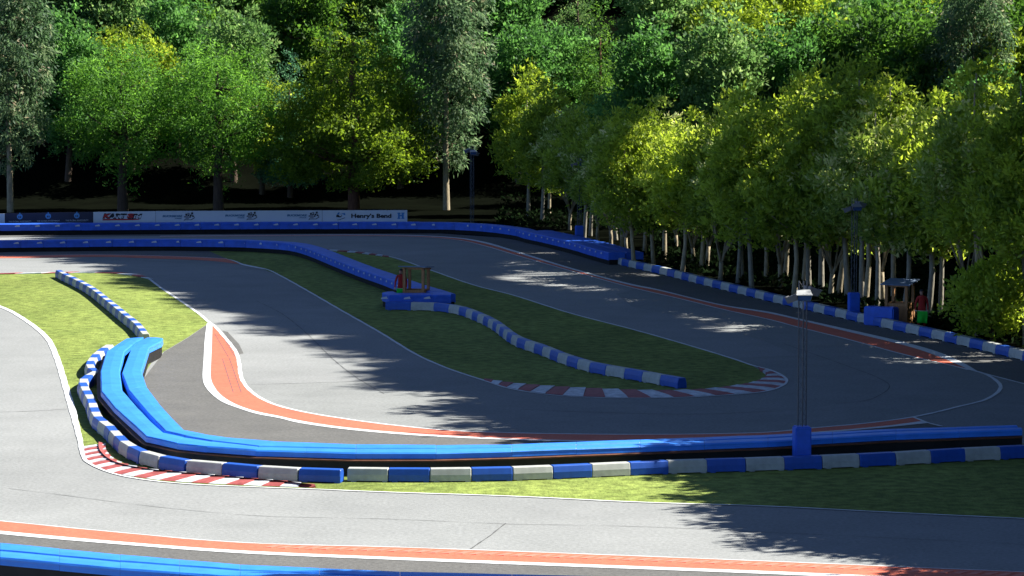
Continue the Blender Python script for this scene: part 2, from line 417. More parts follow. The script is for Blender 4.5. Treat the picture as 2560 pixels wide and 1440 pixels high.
# seams and cracks in the asphalt
for pts, w in [([(20, 1222), (170, 1240), (330, 1261), (640, 1290), (960, 1298), (1280, 1311), (1560, 1316), (2100, 1340), (2560, 1362)], .022),
               ([(1264, 1309), (1225, 1340), (1172, 1376)], .035),
               ([(640, 752), (700, 782), (760, 828), (840, 905), (900, 950), (960, 985)], .03),
               ([(1960, 860), (2060, 895), (2130, 920), (2195, 945), (2224, 965), (2205, 985), (2160, 1003), (2090, 1010)], .04),
               ([(330, 650), (480, 660), (640, 674), (760, 700)], .03),
               ([(0, 1031), (90, 1028), (184, 1022)], .04), ([(612, 963), (780, 958), (960, 952)], .04),
               ([(1300, 1024), (1500, 1032), (1750, 1036), (1950, 1028)], .05)]:
    line('crack', pts, w, Z_OLD + .006, M['tar'])
bm = bmesh.new()
for a0, a1, b0, b1 in [((537, 836), (571, 894), (554, 836), (587, 892)), ((556, 898), (583, 982), (573, 896), (603, 982))]:
    A0, A1, B0, B1 = P(*a0), P(*a1), P(*b0), P(*b1)
    segs = [(A0, A1), (B0, B1)] + [(A0.lerp(A1, i / 13), B0.lerp(B1, i / 13)) for i in range(14)]
    for p, q in segs:
        d = (q - p).normalized(); nn = Vector((-d.y, d.x, 0)) * .016
        vs = [bm.verts.new((v.x, v.y, Z_RED + .003)) for v in (p + nn, p - nn, q - nn, q + nn)]
        bm.faces.new(vs)
for f in bm.faces:
    f.normal_update()
    if f.normal.z < 0: f.normal_flip()
me = bpy.data.meshes.new('groove'); bm.to_mesh(me); bm.free(); link('groove', me, M['tar'])['kind'] = 'structure'

# paler raised slabs in the near red strip
bm = bmesh.new()
pa = resample([a.lerp(b, .32) for a, b in zip(resample(gT, 400), resample(gTB, 400))], 1200)
tot = [p for p in pa if 676 < 1280 + F * p.x / p.y < 2640]
cs = resample(tot, int(length(tot) / .36))
for i, p in enumerate(cs[:-1]):
    d = (cs[i + 1] - p).normalized()
    ang = math.atan2(d.y, d.x)
    rot = Matrix.Rotation(ang, 3, 'Z')
    g = box(bm, Vector((p.x, p.y, Z_RED)), (.23, .42, .03), rot)
    for v in g:                                                    # each slab ramps up towards one end
        loc = rot.transposed() @ (v.co - Vector((p.x, p.y, Z_RED)))
        v.co += rot @ Vector((loc.y * .45, 0, 0))
        if loc.x < 0 and v.co.z > Z_RED: v.co.z -= .012
from_bm('raised_slabs', bm, M['red_slab'])['kind'] = 'structure'

# ------------------------------------------------------------------ red and white kerbs
def kerb(inner, outer, n, hi=.07, start=0, ridge=0):
    """stripes between two photo polylines, every one a slab ramping along the kerb"""
    A = resample(ground(inner), n * 4); B = resample(ground(outer), n * 4)
    bm = bmesh.new()
    for i in range(n):
        mi = (i + start) % 2
        for j in range(4):
            k = i * 4 + j
            def pt(a, b, t, up): q = a.lerp(b, t); return Vector((q.x, q.y, Z_LN + .004 + up))
            z0 = .012 + .030 * (j / 4); z1 = .012 + .030 * ((j + 1) / 4)
            prof = lambda a, b, z: [bm.verts.new(pt(a, b, t, z * w + hi * (1 - t) * .6)) for t, w in ((0, 1), (.35, 1), (.75, .8), (1, 0))]
            r0 = prof(A[k], B[k], z0); r1 = prof(A[k + 1], B[k + 1], z1)
            for a in range(3):
                f = bm.faces.new((r0[a], r0[a + 1], r1[a + 1], r1[a])); f.material_index = mi
            f = bm.faces.new((r0[0], r1[0], bm.verts.new(Vector((A[k + 1].x, A[k + 1].y, 0))), bm.verts.new(Vector((A[k].x, A[k].y, 0))))); f.material_index = mi
            if j == 3:                                              # the step at the end of the ramp
                b0 = [bm.verts.new(v.co - Vector((0, 0, .03))) for v in r1]
                for a in range(3):
                    f = bm.faces.new((r1[a], r1[a + 1], b0[a + 1], b0[a])); f.material_index = mi
    if ridge:
        off = offsets(A, ridge)
        for k in range(len(A) - 1):
            vs = [bm.verts.new((p.x, p.y, Z_LN + z)) for p, z in ((A[k], .045), (A[k + 1], .045), (off[k + 1], .11), (off[k], .11))]
            f = bm.faces.new(vs); f.material_index = 0
    o = from_bm('kerb', bm, [M['red_kerb'], M['white_kerb']]); o['kind'] = 'structure'
    return o
kerb([(264, 1114), (264, 1124), (267, 1134), (285, 1153), (312, 1166), (351, 1175), (404, 1183), (460, 1188), (640, 1204), (720, 1211), (786, 1219)],
     [(209, 1118), (212, 1135), (216, 1148), (234, 1163), (259, 1175), (299, 1187), (391, 1201), (460, 1207), (640, 1216), (760, 1220), (790, 1221.5)], 24, start=1, ridge=-.22)
kerb([(1210, 950), (1280, 961), (1390, 970), (1530, 977), (1670, 980), (1780, 975), (1880, 960), (1908, 949), (1917, 942), (1911, 935), (1899, 928)],
     [(1210, 951.5), (1280, 972), (1400, 989), (1560, 995.5), (1680, 994.5), (1780, 990), (1880, 983), (1925, 976), (1964, 954), (1925, 927), (1895, 919)], 27, hi=.04)
kerb([(-300, 689), (0, 687), (150, 684.5), (255, 684), (320, 688.5), (374, 699)], [(-300, 686), (0, 684), (150, 681.5), (262, 680.5), (332, 684.5), (384, 699)], 12, hi=.02)
kerb([(790, 626), (870, 631), (920, 637), (972, 644)], [(800, 623), (870, 627.5), (920, 632.5), (972, 641)], 9, hi=.02)

# ================================================================== FOAM BARRIERS
def flat(pts, h): return [Vector((p.x, p.y, 0)) for p in (P(x, y, h) for x, y in pts)]

def barrier(name, L, Rr, h, hb, label, group, seg=2.0, gap=.006, drop=.004, cover='foam', base='mat', trim=False, tags=None, base_name='backing'):
    """covered tyre barrier between two edge lines: backing, one cover per length, optional plank trim and seam tags"""
    # stations: subdivide long spans
    A, B = [L[0]], [Rr[0]]
    for i in range(len(L) - 1):
        n = max(1, round(((L[i + 1] + Rr[i + 1]) / 2 - (L[i] + Rr[i]) / 2).length / seg))
        for k in range(1, n + 1):
            A.append(L[i].lerp(L[i + 1], k / n)); B.append(Rr[i].lerp(Rr[i + 1], k / n))
    o0 = (A[0] + B[0]) / 2
    root = empty(name, o0); tag(root, label, 'safety barrier', group)
    rng = random.Random(len(A) * 31 + int(h * 100))
    # backing
    bm = bmesh.new(); rows = []
    for a, b in zip(A, B):
        d = (b - a).normalized() * .06
        rows.append([bm.verts.new(v - o0) for v in (a + d, a + d + Vector((0, 0, h - hb + .03)), b - d + Vector((0, 0, h - hb + .03)), b - d)])
    for r, q in zip(rows, rows[1:]):
        for k in range(3): bm.faces.new((r[k], r[k + 1], q[k + 1], q[k]))
    bm.faces.new(rows[0]); bm.faces.new(rows[-1][::-1])
    from_bm(base_name, bm, M[base], root)
    for i in range(len(A) - 1):
        bm = bmesh.new()
        j = rng.uniform(-.006, .006); sec = []
        for t, dn in ((gap, drop), (gap * 4, 0), (.5, -.004), (1 - gap * 4, 0), (1 - gap, drop)):
            a = A[i].lerp(A[i + 1], t); b = B[i].lerp(B[i + 1], t)
            w = max((b - a).length, .01); e = (b - a) / w
            c = min(.05, w * .3)
            ring = []
            for q, z in ((0, h - hb), (0.012, h - hb * .5), (.004, h - .05), (c, h - .008 - dn), (w * .5, h + .012 - dn), (w - c, h - .008 - dn), (w - .004, h - .05), (w - .012, h - hb * .5), (w, h - hb)):
                ring.append(bm.verts.new(a + e * q + Vector((0, 0, z + j)) - o0))
            sec.append(ring)
        for r, q in zip(sec, sec[1:]):
            for k in range(len(r) - 1): bm.faces.new((r[k], r[k + 1], q[k + 1], q[k]))
            bm.faces.new((r[-1], r[0], q[0], q[-1]))
        bm.faces.new(sec[0]); bm.faces.new(sec[-1][::-1])
        cv = from_bm('cover', bm, M[cover], root)
        for p in cv.data.polygons: p.use_smooth = False
        if tags and i > 0:
            # a small white maker's tag printed by the seam, near the top of the front face
            e = (B[i] - A[i]).normalized(); t = (B[i + 1] - B[i]).normalized()
            bm = bmesh.new(); f0 = B[i] + e * .012
            pts = [(-.42, .12), (-.28, .16), (-.14, .19), (-.08, .07), (-.42, .06)]
            vs = [bm.verts.new(f0 + t * (x + .02) + Vector((0, 0, h - .26 + z)) - o0 + e * .012) for x, z in pts]
            bm.faces.new(vs); from_bm('maker_tag', bm, M['tag'], cv)
    if trim:
        bm = bmesh.new(); rows = []
        for a, b in zip(A, B):
            e = (b - a).normalized()
            rows.append([bm.verts.new(v - o0) for v in (a + e * .05 + Vector((0, 0, h - hb - .07)), a - e * .13 + Vector((0, 0, h - hb - .07)), a - e * .13 + Vector((0, 0, h - hb - .03)), a + e * .05 + Vector((0, 0, h - hb - .012)))])
        for r, q in zip(rows, rows[1:]):
            for k in range(4): bm.faces.new((r[k], r[(k + 1) % 4], q[(k + 1) % 4], q[k]))
        bm.faces.new(rows[0]); bm.faces.new(rows[-1][::-1])
        from_bm('plank_trim', bm, M['plank'], root)
    return root

HN = .72
AL = [(357, 842), (317, 845), (265, 877), (250, 927), (252, 977), (287, 1019), (321, 1050), (365, 1090), (442, 1107), (517, 1115), (640, 1124), (890, 1131), (1090, 1131), (1280, 1126), (1600, 1114), (1920, 1102), (2240, 1084), (2556, 1073)]
AR = [(359, 844), (340, 853), (312, 877), (300, 927), (306, 973), (350, 1023), (378, 1052), (410, 1081), (460, 1092), (530, 1103), (645, 1116), (890, 1122), (1090, 1122), (1280, 1118.5), (1600, 1107), (1920, 1095), (2240, 1077.5), (2552, 1067.5)]
BL = [(366, 843), (344, 855), (326, 874), (304, 932), (321, 973), (367, 1027), (390, 1052), (412, 1076), (465, 1088.5), (532, 1100.5), (647, 1114), (890, 1120), (1090, 1120), (1280, 1116.5), (1600, 1105), (1920, 1093), (2240, 1075.5), (2545, 1065.5)]
BR = [(408, 845), (404, 852), (373, 867), (354, 927), (367, 965), (400, 1011), (430, 1043), (462, 1074), (517, 1085), (575, 1093), (700, 1103), (890, 1110), (1090, 1111.5), (1280, 1110), (1600, 1098), (1920, 1086), (2240, 1070.5), (2538, 1062)]
barrier('foam_barrier', flat(AL, HN), flat(AR, HN), HN, .2, 'long curved blue foam barrier with brown plank edge beside the grass and blocks', 'foam barriers in pairs', gap=.0015, trim=True)
barrier('foam_barrier', flat(BL, HN), flat(BR, HN), HN, .26, 'long curved blue foam barrier on the side of the red S-shaped strip', 'foam barriers in pairs', gap=.0015, base='tyre')
b1 = [(-260, 1330), (0, 1356), (300, 1385), (600, 1410), (1000, 1427), (1280, 1433.5), (1800, 1447), (2300, 1463)]
b2 = [(-260, 1350), (0, 1374), (300, 1401), (600, 1423), (1000, 1440), (1280, 1447), (1800, 1460), (2300, 1476)]
b3 = [(-260, 1352.5), (0, 1376.5), (300, 1403.5), (600, 1425.5), (1000, 1442.5), (1280, 1449.5), (1800, 1462.5), (2300, 1478.5)]
b4 = [(-260, 1370), (0, 1393), (300, 1420), (600, 1442), (1000, 1458), (1280, 1466), (1800, 1480), (2300, 1495)]
barrier('foam_barrier', flat(b2, HN)[::-1], flat(b1, HN)[::-1], HN, .2, 'blue foam barrier at the bottom edge, the one touching the dark run-off', 'foam barriers in pairs', gap=.0015)
barrier('foam_barrier', flat(b4, HN)[::-1], flat(b3, HN)[::-1], HN, .2, 'blue foam barrier at the bottom left corner, nearest of all to the viewer', 'foam barriers in pairs', gap=.0015, trim=False)

HF = .75
F1 = [(-300, 561.5), (0, 560), (300, 558), (640, 556), (946, 555.5), (1077, 556.5), (1136, 557.5), (1183, 560), (1223, 563), (1256, 567), (1289, 572), (1312, 579), (1340, 584.5), (1365, 590), (1390, 596), (1417, 602.5), (1445, 610), (1474, 618.5), (1502, 626), (1521, 631)]
f1 = resample([Vector((x, y, 0)) for x, y in catmull([(p.x, p.y) for p in flat(F1, HF)], 6)], 52)
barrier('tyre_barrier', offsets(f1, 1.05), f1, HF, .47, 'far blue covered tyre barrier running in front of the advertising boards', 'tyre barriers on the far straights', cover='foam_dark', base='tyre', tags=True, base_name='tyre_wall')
k = 36
f1b = f1[k:]
barrier('tyre_barrier', offsets(f1b, 2.15), offsets(f1b, 1.1), HF - .01, .47, 'short blue tyre barrier doubled up behind the far one where the blocks begin', 'tyre barriers on the far straights', cover='foam_dark', base='tyre', base_name='tyre_wall')
F2 = [(-300, 606), (67, 601.5), (148, 600.5), (311, 599), (464, 599), (536, 600), (605, 601), (664, 604), (715, 608), (748, 614.5), (790, 629), (827, 644), (885, 667), (956, 692), (994, 706), (1040, 720.5), (1088, 735)]
f2 = resample([Vector((x, y, 0)) for x, y in catmull([(p.x, p.y) for p in flat(F2, .72)], 6)], 46)
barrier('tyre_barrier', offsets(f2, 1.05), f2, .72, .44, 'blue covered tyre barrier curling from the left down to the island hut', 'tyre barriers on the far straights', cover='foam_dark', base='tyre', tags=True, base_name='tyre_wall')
F3 = [(955, 731), (973, 737.5), (1030, 737.5), (1080, 737), (1128, 736.5)]
f3 = flat(F3, .72)
f3b = [p + Vector(q) for p, q in zip(f3, [(.5, .9, 0), (.35, 1.3, 0), (0, 1.3, 0), (0, 1.3, 0), (-.05, 1.6, 0)])]
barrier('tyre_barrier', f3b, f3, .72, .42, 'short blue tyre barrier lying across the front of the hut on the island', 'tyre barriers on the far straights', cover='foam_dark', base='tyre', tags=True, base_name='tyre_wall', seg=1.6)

# ================================================================== PLASTIC BARRIER BLOCKS
def block_mesh(name, m):
    bm = bmesh.new()
    prof = [(-.21, .055), (-.205, .27), (-.155, .465), (-.135, .485), (.135, .485), (.155, .465), (.205, .27), (.21, .055)]
    xs = (-.595, -.575, .575, .595); rows = []
    for x in xs:
        s = .94 if abs(x) > .58 else 1
        rows.append([bm.verts.new((x, y * s, .055 + (z - .055) * (s if z > .1 else 1))) for y, z in prof])
    n = len(prof)
    for r, q in zip(rows, rows[1:]):
        for k in range(n): bm.faces.new((r[k], r[(k + 1) % n], q[(k + 1) % n], q[k]))
    bm.faces.new(rows[0]); bm.faces.new(rows[-1][::-1])
    box(bm, Vector((-.41, 0, .03)), (.16, .41, .06)); box(bm, Vector((.5, 0, .03)), (.15, .41, .06))
    box(bm, Vector((-.6, 0, .2)), (.03, .12, .2))
    bmesh.ops.recalc_face_normals(bm, faces=bm.faces)
    me = bpy.data.meshes.new(name); bm.to_mesh(me); bm.free(); me.materials.append(m); return me
BLK = {'blue': block_mesh('barrier_block', M['bl_blue']), 'pale grey': block_mesh('barrier_block', M['bl_white'])}

def block_row(pts, n, first, where, group, back=.21, smooth=True):
    """n interlocked blocks along a photo polyline that follows their front foot (left to right)"""
    w = ground(pts, 0, smooth)
    w = offsets(w, back)
    st = resample(w, n)
    Lr = length(w) / n
    rng = random.Random(n)
    for i in range(n):
        a, b = st[i], st[i + 1]
        c = ('blue', 'pale grey') if first == 'blue' else ('pale grey', 'blue')
        col = c[i % 2]
        o = bpy.data.objects.new('barrier_block', BLK[col]); COL.objects.link(o)
        o.location = (a + b) / 2
        ln = (b - a).length
        o.rotation_euler = (0, 0, math.atan2(b.y - a.y, b.x - a.x) + rng.uniform(-.02, .02))
        o.scale = (max(.75, ln / 1.2), 1, .86)
        tag(o, f'{col} barrier block, {nth(i + 1)} from the {where}', 'barrier block', group)
block_row([(868, 1206), (1072, 1207.5), (1280, 1204), (1477, 1196), (1672, 1187), (1867, 1181), (2060, 1174), (2235, 1166), (2405, 1156), (2590, 1147)], 18, 'pale grey',
          'left in the straight near row', 'barrier blocks of the near straight row')
block_row([(262, 886), (240, 901), (222, 918), (211, 938), (216, 946), (232, 951), (222, 958), (203, 968), (194, 980), (200, 1000), (212, 1022), (221, 1050), (232, 1074), (255, 1092), (278, 1117), (312, 1146), (353, 1164), (407, 1177), (482, 1188), (567, 1194), (657, 1202), (752, 1207), (852, 1210)], 32, 'pale grey',
          'far end of the wavy row round the foam', 'barrier blocks of the wavy row', back=.2)
block_row([(138, 694), (152, 702), (212, 733), (262, 772), (302, 806), (330, 829), (344, 846), (352, 858)], 30, 'blue',
          'far end of the row on sunlit grass', 'barrier blocks on the sunlit grass', back=.2)
block_row([(963, 776), (1020, 777), (1072, 778), (1112, 782), (1140, 787), (1175, 799), (1225, 823), (1287, 867), (1346, 888), (1411, 914), (1484, 935), (1564, 949), (1640, 963), (1694, 973)], 29, 'blue',
          'hut end of the shaded island row', 'barrier blocks on the shaded island')
block_row([(1518, 656), (1586, 672), (1657, 688), (1750, 712), (1840, 734), (1920, 754), (2010, 775), (2114, 799), (2220, 823), (2350, 852), (2460, 879), (2590, 911)], 43, 'blue',
          'foam end of the row below the right-hand trees', 'barrier blocks below the right-hand trees')

# ================================================================== FLOODLIGHT MASTS
def floodlight(root, z, ang, white, s=1.0):
    d = Vector((math.sin(ang), math.cos(ang), 0))
    bm = bmesh.new()
    rot = Matrix.Rotation(-ang, 3, 'Z') @ Matrix.Rotation(R(-22), 3, 'X')
    c = d * .30 + Vector((0, 0, z))
    pr = [(-.21, -.2), (.21, -.2), (.24, .2), (-.24, .2)]
    top = [bm.verts.new(c + rot @ Vector((x * s, y * s, .10 * s))) for x, y in pr]
    bot = [bm.verts.new(c + rot @ Vector((x * .8 * s, (y * .8 if y < 0 else y * .94) * s, -.10 * s))) for x, y in pr]
    bm.faces.new(top); bm.faces.new(bot[::-1])
    for k in range(4):
        if k != 2: bm.faces.new((top[k], top[(k + 1) % 4], bot[(k + 1) % 4], bot[k]))
    box(bm, c + rot @ Vector((0, .19 * s, .115 * s)), (.5 * s, .08 * s, .02 * s), rot)
    box(bm, c - d * .17, (.05, .2, .05), Matrix.Rotation(-ang, 3, 'Z'))
    h = from_bm('floodlight', bm, M['lamp_white' if white else 'lamp_grey'], root)
    bm = bmesh.new()
    box(bm, c + rot @ Vector((0, .165 * s, -.005)), (.40 * s, .02, .17 * s), rot)
    from_bm('lamp_glass', bm, M['lamp_glass'], h)

def mast(px, py, h, label, pad=1.27, heads=((180, True), (62, False), (-75, False)), turn=0):
    loc = P(px, py); root = empty('floodlight_mast', loc, 0)
    tag(root, label, 'floodlight mast', 'lattice floodlight masts')
    bm = bmesh.new(); r = .135
    cs = [Vector((r * math.cos(R(a + turn)), r * math.sin(R(a + turn)), 0)) for a in (20, 150, 270)]
    up = Vector((0, 0, 1))
    for c in cs: tube(bm, [c, c + up * h], .02, 6)
    n = int(h / .38)
    for i in range(n):
        z0, z1 = i * h / n, (i + 1) * h / n
        for k in range(3):
            a, b = cs[k], cs[(k + 1) % 3]
            if i % 2: a, b = b, a
            tube(bm, [a + up * z0, b + up * z1], .005, 4, False)
    from_bm('lattice', bm, M['steel'], root)
    if pad:
        bm = bmesh.new(); box(bm, Vector((0, 0, pad / 2)), (.5, .5, pad), Matrix.Rotation(R(8 + turn), 3, 'Z'))
        bmesh.ops.bevel(bm, geom=bm.edges[:], offset=.04, segments=2, affect='EDGES')
        from_bm('pad', bm, M['foam_dark'], root)
    for i, (a, wh) in enumerate(heads): floodlight(root, h - .42 - .12 * (i == 2) + .1 * (i == 1), R(a), wh)
    return root
mast(2004, 1167, 5.75, 'near floodlight mast with blue pad and white lamp head beside the foam barrier')
mast(2134, 798, 5.75, 'floodlight mast with blue pad reaching into the trees by the right-hand hut', heads=((170, False), (60, False), (-75, False)))
mast(1180, 579, 5.95, 'floodlight mast without a visible pad, standing past the end of the boards', pad=0, heads=((165, True), (-110, False), (40, False)))
mast(1448, 613, 5.75, 'floodlight mast mostly hidden in leaves, blue pad behind the end of the far barrier', heads=((170, False), (60, False), (-75, False)))

# ================================================================== MARSHAL HUTS AND FOAM PAD
def hut(px, py, rz, wall, label, slope=.12):
    root = empty('marshal_hut', P(px, py), rz); tag(root, label, 'hut', 'wooden marshal huts')
    s = .485
    for x in (-s, s):
        for y in (-s, s):
            bm = bmesh.new(); zt = 1.86 + y * slope
            box(bm, Vector((x, y, zt / 2)), (.13, .13, zt)); from_bm('post', bm, M['wood'], root)
    for (x, y, w, d) in ((0, -s - .005, 2 * s - .13, .05), (-s - .005, 0, .05, 2 * s - .13), (0, s + .005, 2 * s - .13, .05), (s + .005, 0, .05, 2 * s - .13)):
        bm = bmesh.new(); nb = int(wall / .16)
        for i in range(nb): box(bm, Vector((x, y, wall * (i + .5) / nb)), (w, d, wall / nb - .012))
        from_bm('plank_wall', bm, M['wood'], root)
    for y in (-s, s):
        bm = bmesh.new(); box(bm, Vector((0, y + .085, 1.83 + y * slope)), (1.22, .04, .09)); from_bm('roof_beam', bm, M['wood'], root)
    bm = bmesh.new()
    box(bm, Vector((0, 0, 1.93)), (1.46, 1.46, .05), Matrix.Rotation(math.atan(slope), 3, 'X'))
    from_bm('roof', bm, M['felt'], root)
hut(2249, 808, R(-26), .98, 'open wooden marshal hut behind the block row by the right-hand trees')
hut(1041, 763, R(-14), .80, 'open wooden marshal hut standing on the island behind the blue barrier', slope=-.07)
c = P(2204, 812); c2 = P(2158, 795); c3 = P(2248, 812)
bm = bmesh.new()
d = Vector((c3.x - c2.x, -.9, 0)); ln = d.length
box(bm, Vector((0, 0, .44)), (ln, .6, .88))
bmesh.ops.bevel(bm, geom=bm.edges[:], offset=.05, segments=2, affect='EDGES')
o = from_bm('foam_pad', bm, M['foam_dark'])
o.location = P(2203, 814); o.rotation_euler = (0, 0, math.atan2(d.y, d.x))
tag(o, 'loose blue foam pad lying between the block row and the right-hand hut', 'foam pad')

# ================================================================== PEOPLE AND FLAGS
def skin_mesh(verts, edges, subdiv=2):
    me = bpy.data.meshes.new('tmp'); me.from_pydata([v[:3] for v in verts], edges, [])
    o = bpy.data.objects.new('tmp', me); COL.objects.link(o)
    o.modifiers.new('s', 'SKIN'); o.modifiers.new('u', 'SUBSURF').levels = subdiv
    for i, v in enumerate(verts):
        sv = me.skin_vertices[0].data[i]
        r = v[3]; sv.radius = r if isinstance(r, tuple) else (r, r); sv.use_root = (i == 0)
    dg = bpy.context.evaluated_depsgraph_get()
    m2 = bpy.data.meshes.new_from_object(o.evaluated_get(dg))
    bpy.data.objects.remove(o); bpy.data.meshes.remove(me)
    return m2

def person(px, py, label, turn=0, hand_out=1):
    loc = P(px, py)
    root_loc = loc
    V = []; E = []
    def v(x, y, z, r, par=None):
        V.append((x, y, z, r)); i = len(V) - 1
        if par is not None: E.append((par, i))
        return i
    # facing -y; +x is the picture's right
    pel = v(0, 0, .95, (.165, .115)); ab = v(0, 0, 1.1, (.155, .11), pel); ch = v(0, .0, 1.30, (.185, .125), ab); sh = v(0, .005, 1.44, (.13, .09), ch)
    nk = v(-.005, -.005, 1.535, .058, sh); jaw = v(-.02, -.02, 1.60, .072, nk); hd = v(-.012, -.004, 1.685, .093, jaw); tp = v(-.008, .005, 1.755, .07, hd)
    nose = v(-.105, -.055, 1.655, .012, jaw)
    for s in (-1, 1):
        hip = v(s * .10, 0, .88, .105, pel); kn = v(s * .125, -.015, .50, .075, hip); ca = v(s * .135, .01, .33, .07, kn); an = v(s * .14, .02, .10, .055, ca)
        so = v(s * .19, .01, 1.42, .072, sh)
        if s < 0: el = v(-.285, .0, 1.14, .052, so); wr = v(-.31, -.12, .90, .036, el)
        else: el = v(.275, .02, 1.14, .052, so); wr = v(.27, -.09, .90, .036, el)
        hx, hy = (V[wr][0], V[wr][1])
        pm = v(hx - .005 * s, hy - .025, .84, (.04, .022), wr)
        for k, (dx, ln) in enumerate(((-.03, .07), (-.01, .08), (.01, .076), (.03, .06))):
            a = v(hx + dx, hy - .035, .80, .0095, pm); b = v(hx + dx, hy - .055, .80 - ln * .5, .009, a); v(hx + dx - .004 * s, hy - .04, .80 - ln, .0085, b)
        th = v(hx - .045 * s, hy - .04, .83, .011, pm); v(hx - .05 * s, hy - .06, .79, .0095, th)
    me = skin_mesh(V, E, 2)
    for m_ in ('suit', 'skin'): me.materials.append(M[m_])
    for p in me.polygons:
        c = p.center; p.use_smooth = True
        p.material_index = 1 if (c.z > 1.545 or (c.z < .875 and abs(c.x) > .20 and c.z > .6)) else 0
    body = bpy.data.objects.new('person', me); COL.objects.link(body)
    body.location = loc; body.rotation_euler = (0, 0, turn)
    tag(body, label, 'person', 'track marshals in red overalls')
    # hair cap, collar, shoes, belt
    bm = bmesh.new(); bmesh.ops.create_icosphere(bm, subdivisions=3, radius=1)
    for q in bm.verts:
        n = .06 * math.sin(q.co.x * 9 + q.co.z * 7) + .04 * math.sin(q.co.y * 13)
        q.co = Vector((-.002 + q.co.x * .108 * (1 + n), .014 + q.co.y * .118 * (1 + n), 1.705 + q.co.z * .098 * (1 + n)))
    bmesh.ops.delete(bm, geom=[q for q in bm.verts if (q.co.z < 1.70 and (q.co.x < -.005 or q.co.y < -.01)) or q.co.z < 1.615], context='VERTS')
    from_bm('hair', bm, M['hair'], body, True)
    bm = bmesh.new()
    n = 16; r0 = [(math.cos(k * 2 * math.pi / n), math.sin(k * 2 * math.pi / n)) for k in range(n)]
    a = [bm.verts.new((x * .085 - .003, y * .08, 1.49)) for x, y in r0]; b = [bm.verts.new((x * .072 - .004, y * .07, 1.545)) for x, y in r0]
    for k in range(n): bm.faces.new((a[k], a[(k + 1) % n], b[(k + 1) % n], b[k]))
    from_bm('collar', bm, M['collar'], body)
    for s in (-1, 1):
        bm = bmesh.new(); bmesh.ops.create_icosphere(bm, subdivisions=2, radius=1)
        for q in bm.verts: q.co = Vector((s * .145 + q.co.x * .055, -.045 + q.co.y * .14, max(.0, .045 + q.co.z * .06)))
        from_bm('shoe', bm, M['shoe'], body, True)
    bm = bmesh.new()
    for s in (-1, 1):
        g = bmesh.ops.create_icosphere(bm, subdivisions=1, radius=.011)['verts']
        bmesh.ops.translate(bm, verts=g, vec=Vector((-.075 + .03 * s, -.07 - .012 * s, 1.69)))
    from_bm('eyes', bm, M['hair'], body)
    return body

def flag(person_o, label):
    base = person_o.location
    o0 = base + Vector((-.36, -.19, .835))
    root = empty('signal_flag', o0); tag(root, label, 'flag', 'green signal flags')
    bm = bmesh.new(); tube(bm, [(0, 0, 0), (.62, -.03, -.02)], .012, 6); from_bm('flag_stick', bm, M['stick'], root)
    bm = bmesh.new(); nx, nz = 14, 10; g = []
    for j in range(nz + 1):
        row = []
        for i in range(nx + 1):
            u, w = i / nx, j / nz
            x = .13 + .46 * u + .012 * math.sin(w * 5) ; y = -.008 - .03 * u + .03 * w * math.sin(u * 9 + 1) + .012 * math.sin(u * 4 + w * 6)
            row.append(bm.verts.new((x, y, -.012 - .02 * u - .55 * w - .012 * math.sin(u * 7) * w)))
        g.append(row)
    for j in range(nz):
        for i in range(nx): bm.faces.new((g[j][i], g[j][i + 1], g[j + 1][i + 1], g[j + 1][i]))
    c = from_bm('flag_cloth', bm, M['green'], root, True)
    c.modifiers.new('thick', 'SOLIDIFY').thickness = .004
pr = person(2304, 821, 'person in red overalls with dark hair holding a green flag by the right-hand hut')
flag(pr, 'green flag held by the marshal at the right-hand hut')
pl = person(1003, 761, 'person in red overalls half hidden by the left post of the island hut')
flag(pl, 'green flag held by the marshal at the island hut')

# ================================================================== ADVERTISING BOARDS
BOARD_Y = lambda px: 206.6 + .0008 * px
def bp(px, py, off=.03):
    """the point of the row of boards that the photograph shows at this pixel"""
    d = ray(px, py); y = BOARD_Y(px) - off
    return CAM + d * (y / d.y)

def board(x0, x1, y0, y1, m, label):
    """board from pixel x0 to x1 with top edge y0 -> y1"""
    a = bp(x0, y0, 0); b = bp(x1, y1, 0)
    o0 = Vector((a.x, a.y, 0))
    root = empty('advertising_board', o0); tag(root, label, 'advertising board', 'advertising boards behind the far barrier')
    bm = bmesh.new(); th = Vector((0, .04, 0))
    f = [bm.verts.new(v - o0) for v in (Vector((a.x, a.y, .25)), Vector((b.x, b.y, .25)), b, a)]
    k = [bm.verts.new(v.co + th) for v in f]
    bm.faces.new(f); bm.faces.new(k[::-1])
    for i in range(4): bm.faces.new((f[i], k[i], k[(i + 1) % 4], f[(i + 1) % 4]))
    from_bm('panel', bm, m, root)
    n = max(2, int((b.x - a.x) / 2.4) + 1)
    for i in range(n):
        p = a.lerp(b, (i + .02) / (n - .96)) - o0
        bm = bmesh.new(); box(bm, Vector((p.x, p.y + .09, (p.z - .05) / 2)), (.09, .09, p.z - .05)); from_bm('support_post', bm, M['wood'], root)
    return root

def mark(root, name, polys, m, off=.012):
    bm = bmesh.new()
    for poly in polys:
        ps = [bp(x, y, off) - root.location for x, y in poly]
        tr = tessellate_polygon([ps]); vs = [bm.verts.new(p) for p in ps]
        for t in tr:
            try: bm.faces.new([vs[i] for i in t])
            except ValueError: pass
    for f in bm.faces:
        f.normal_update()
        if f.normal.y > 0: f.normal_flip()
    me = bpy.data.meshes.new(name); bm.to_mesh(me); bm.free()
    return link(name, me, m, root)

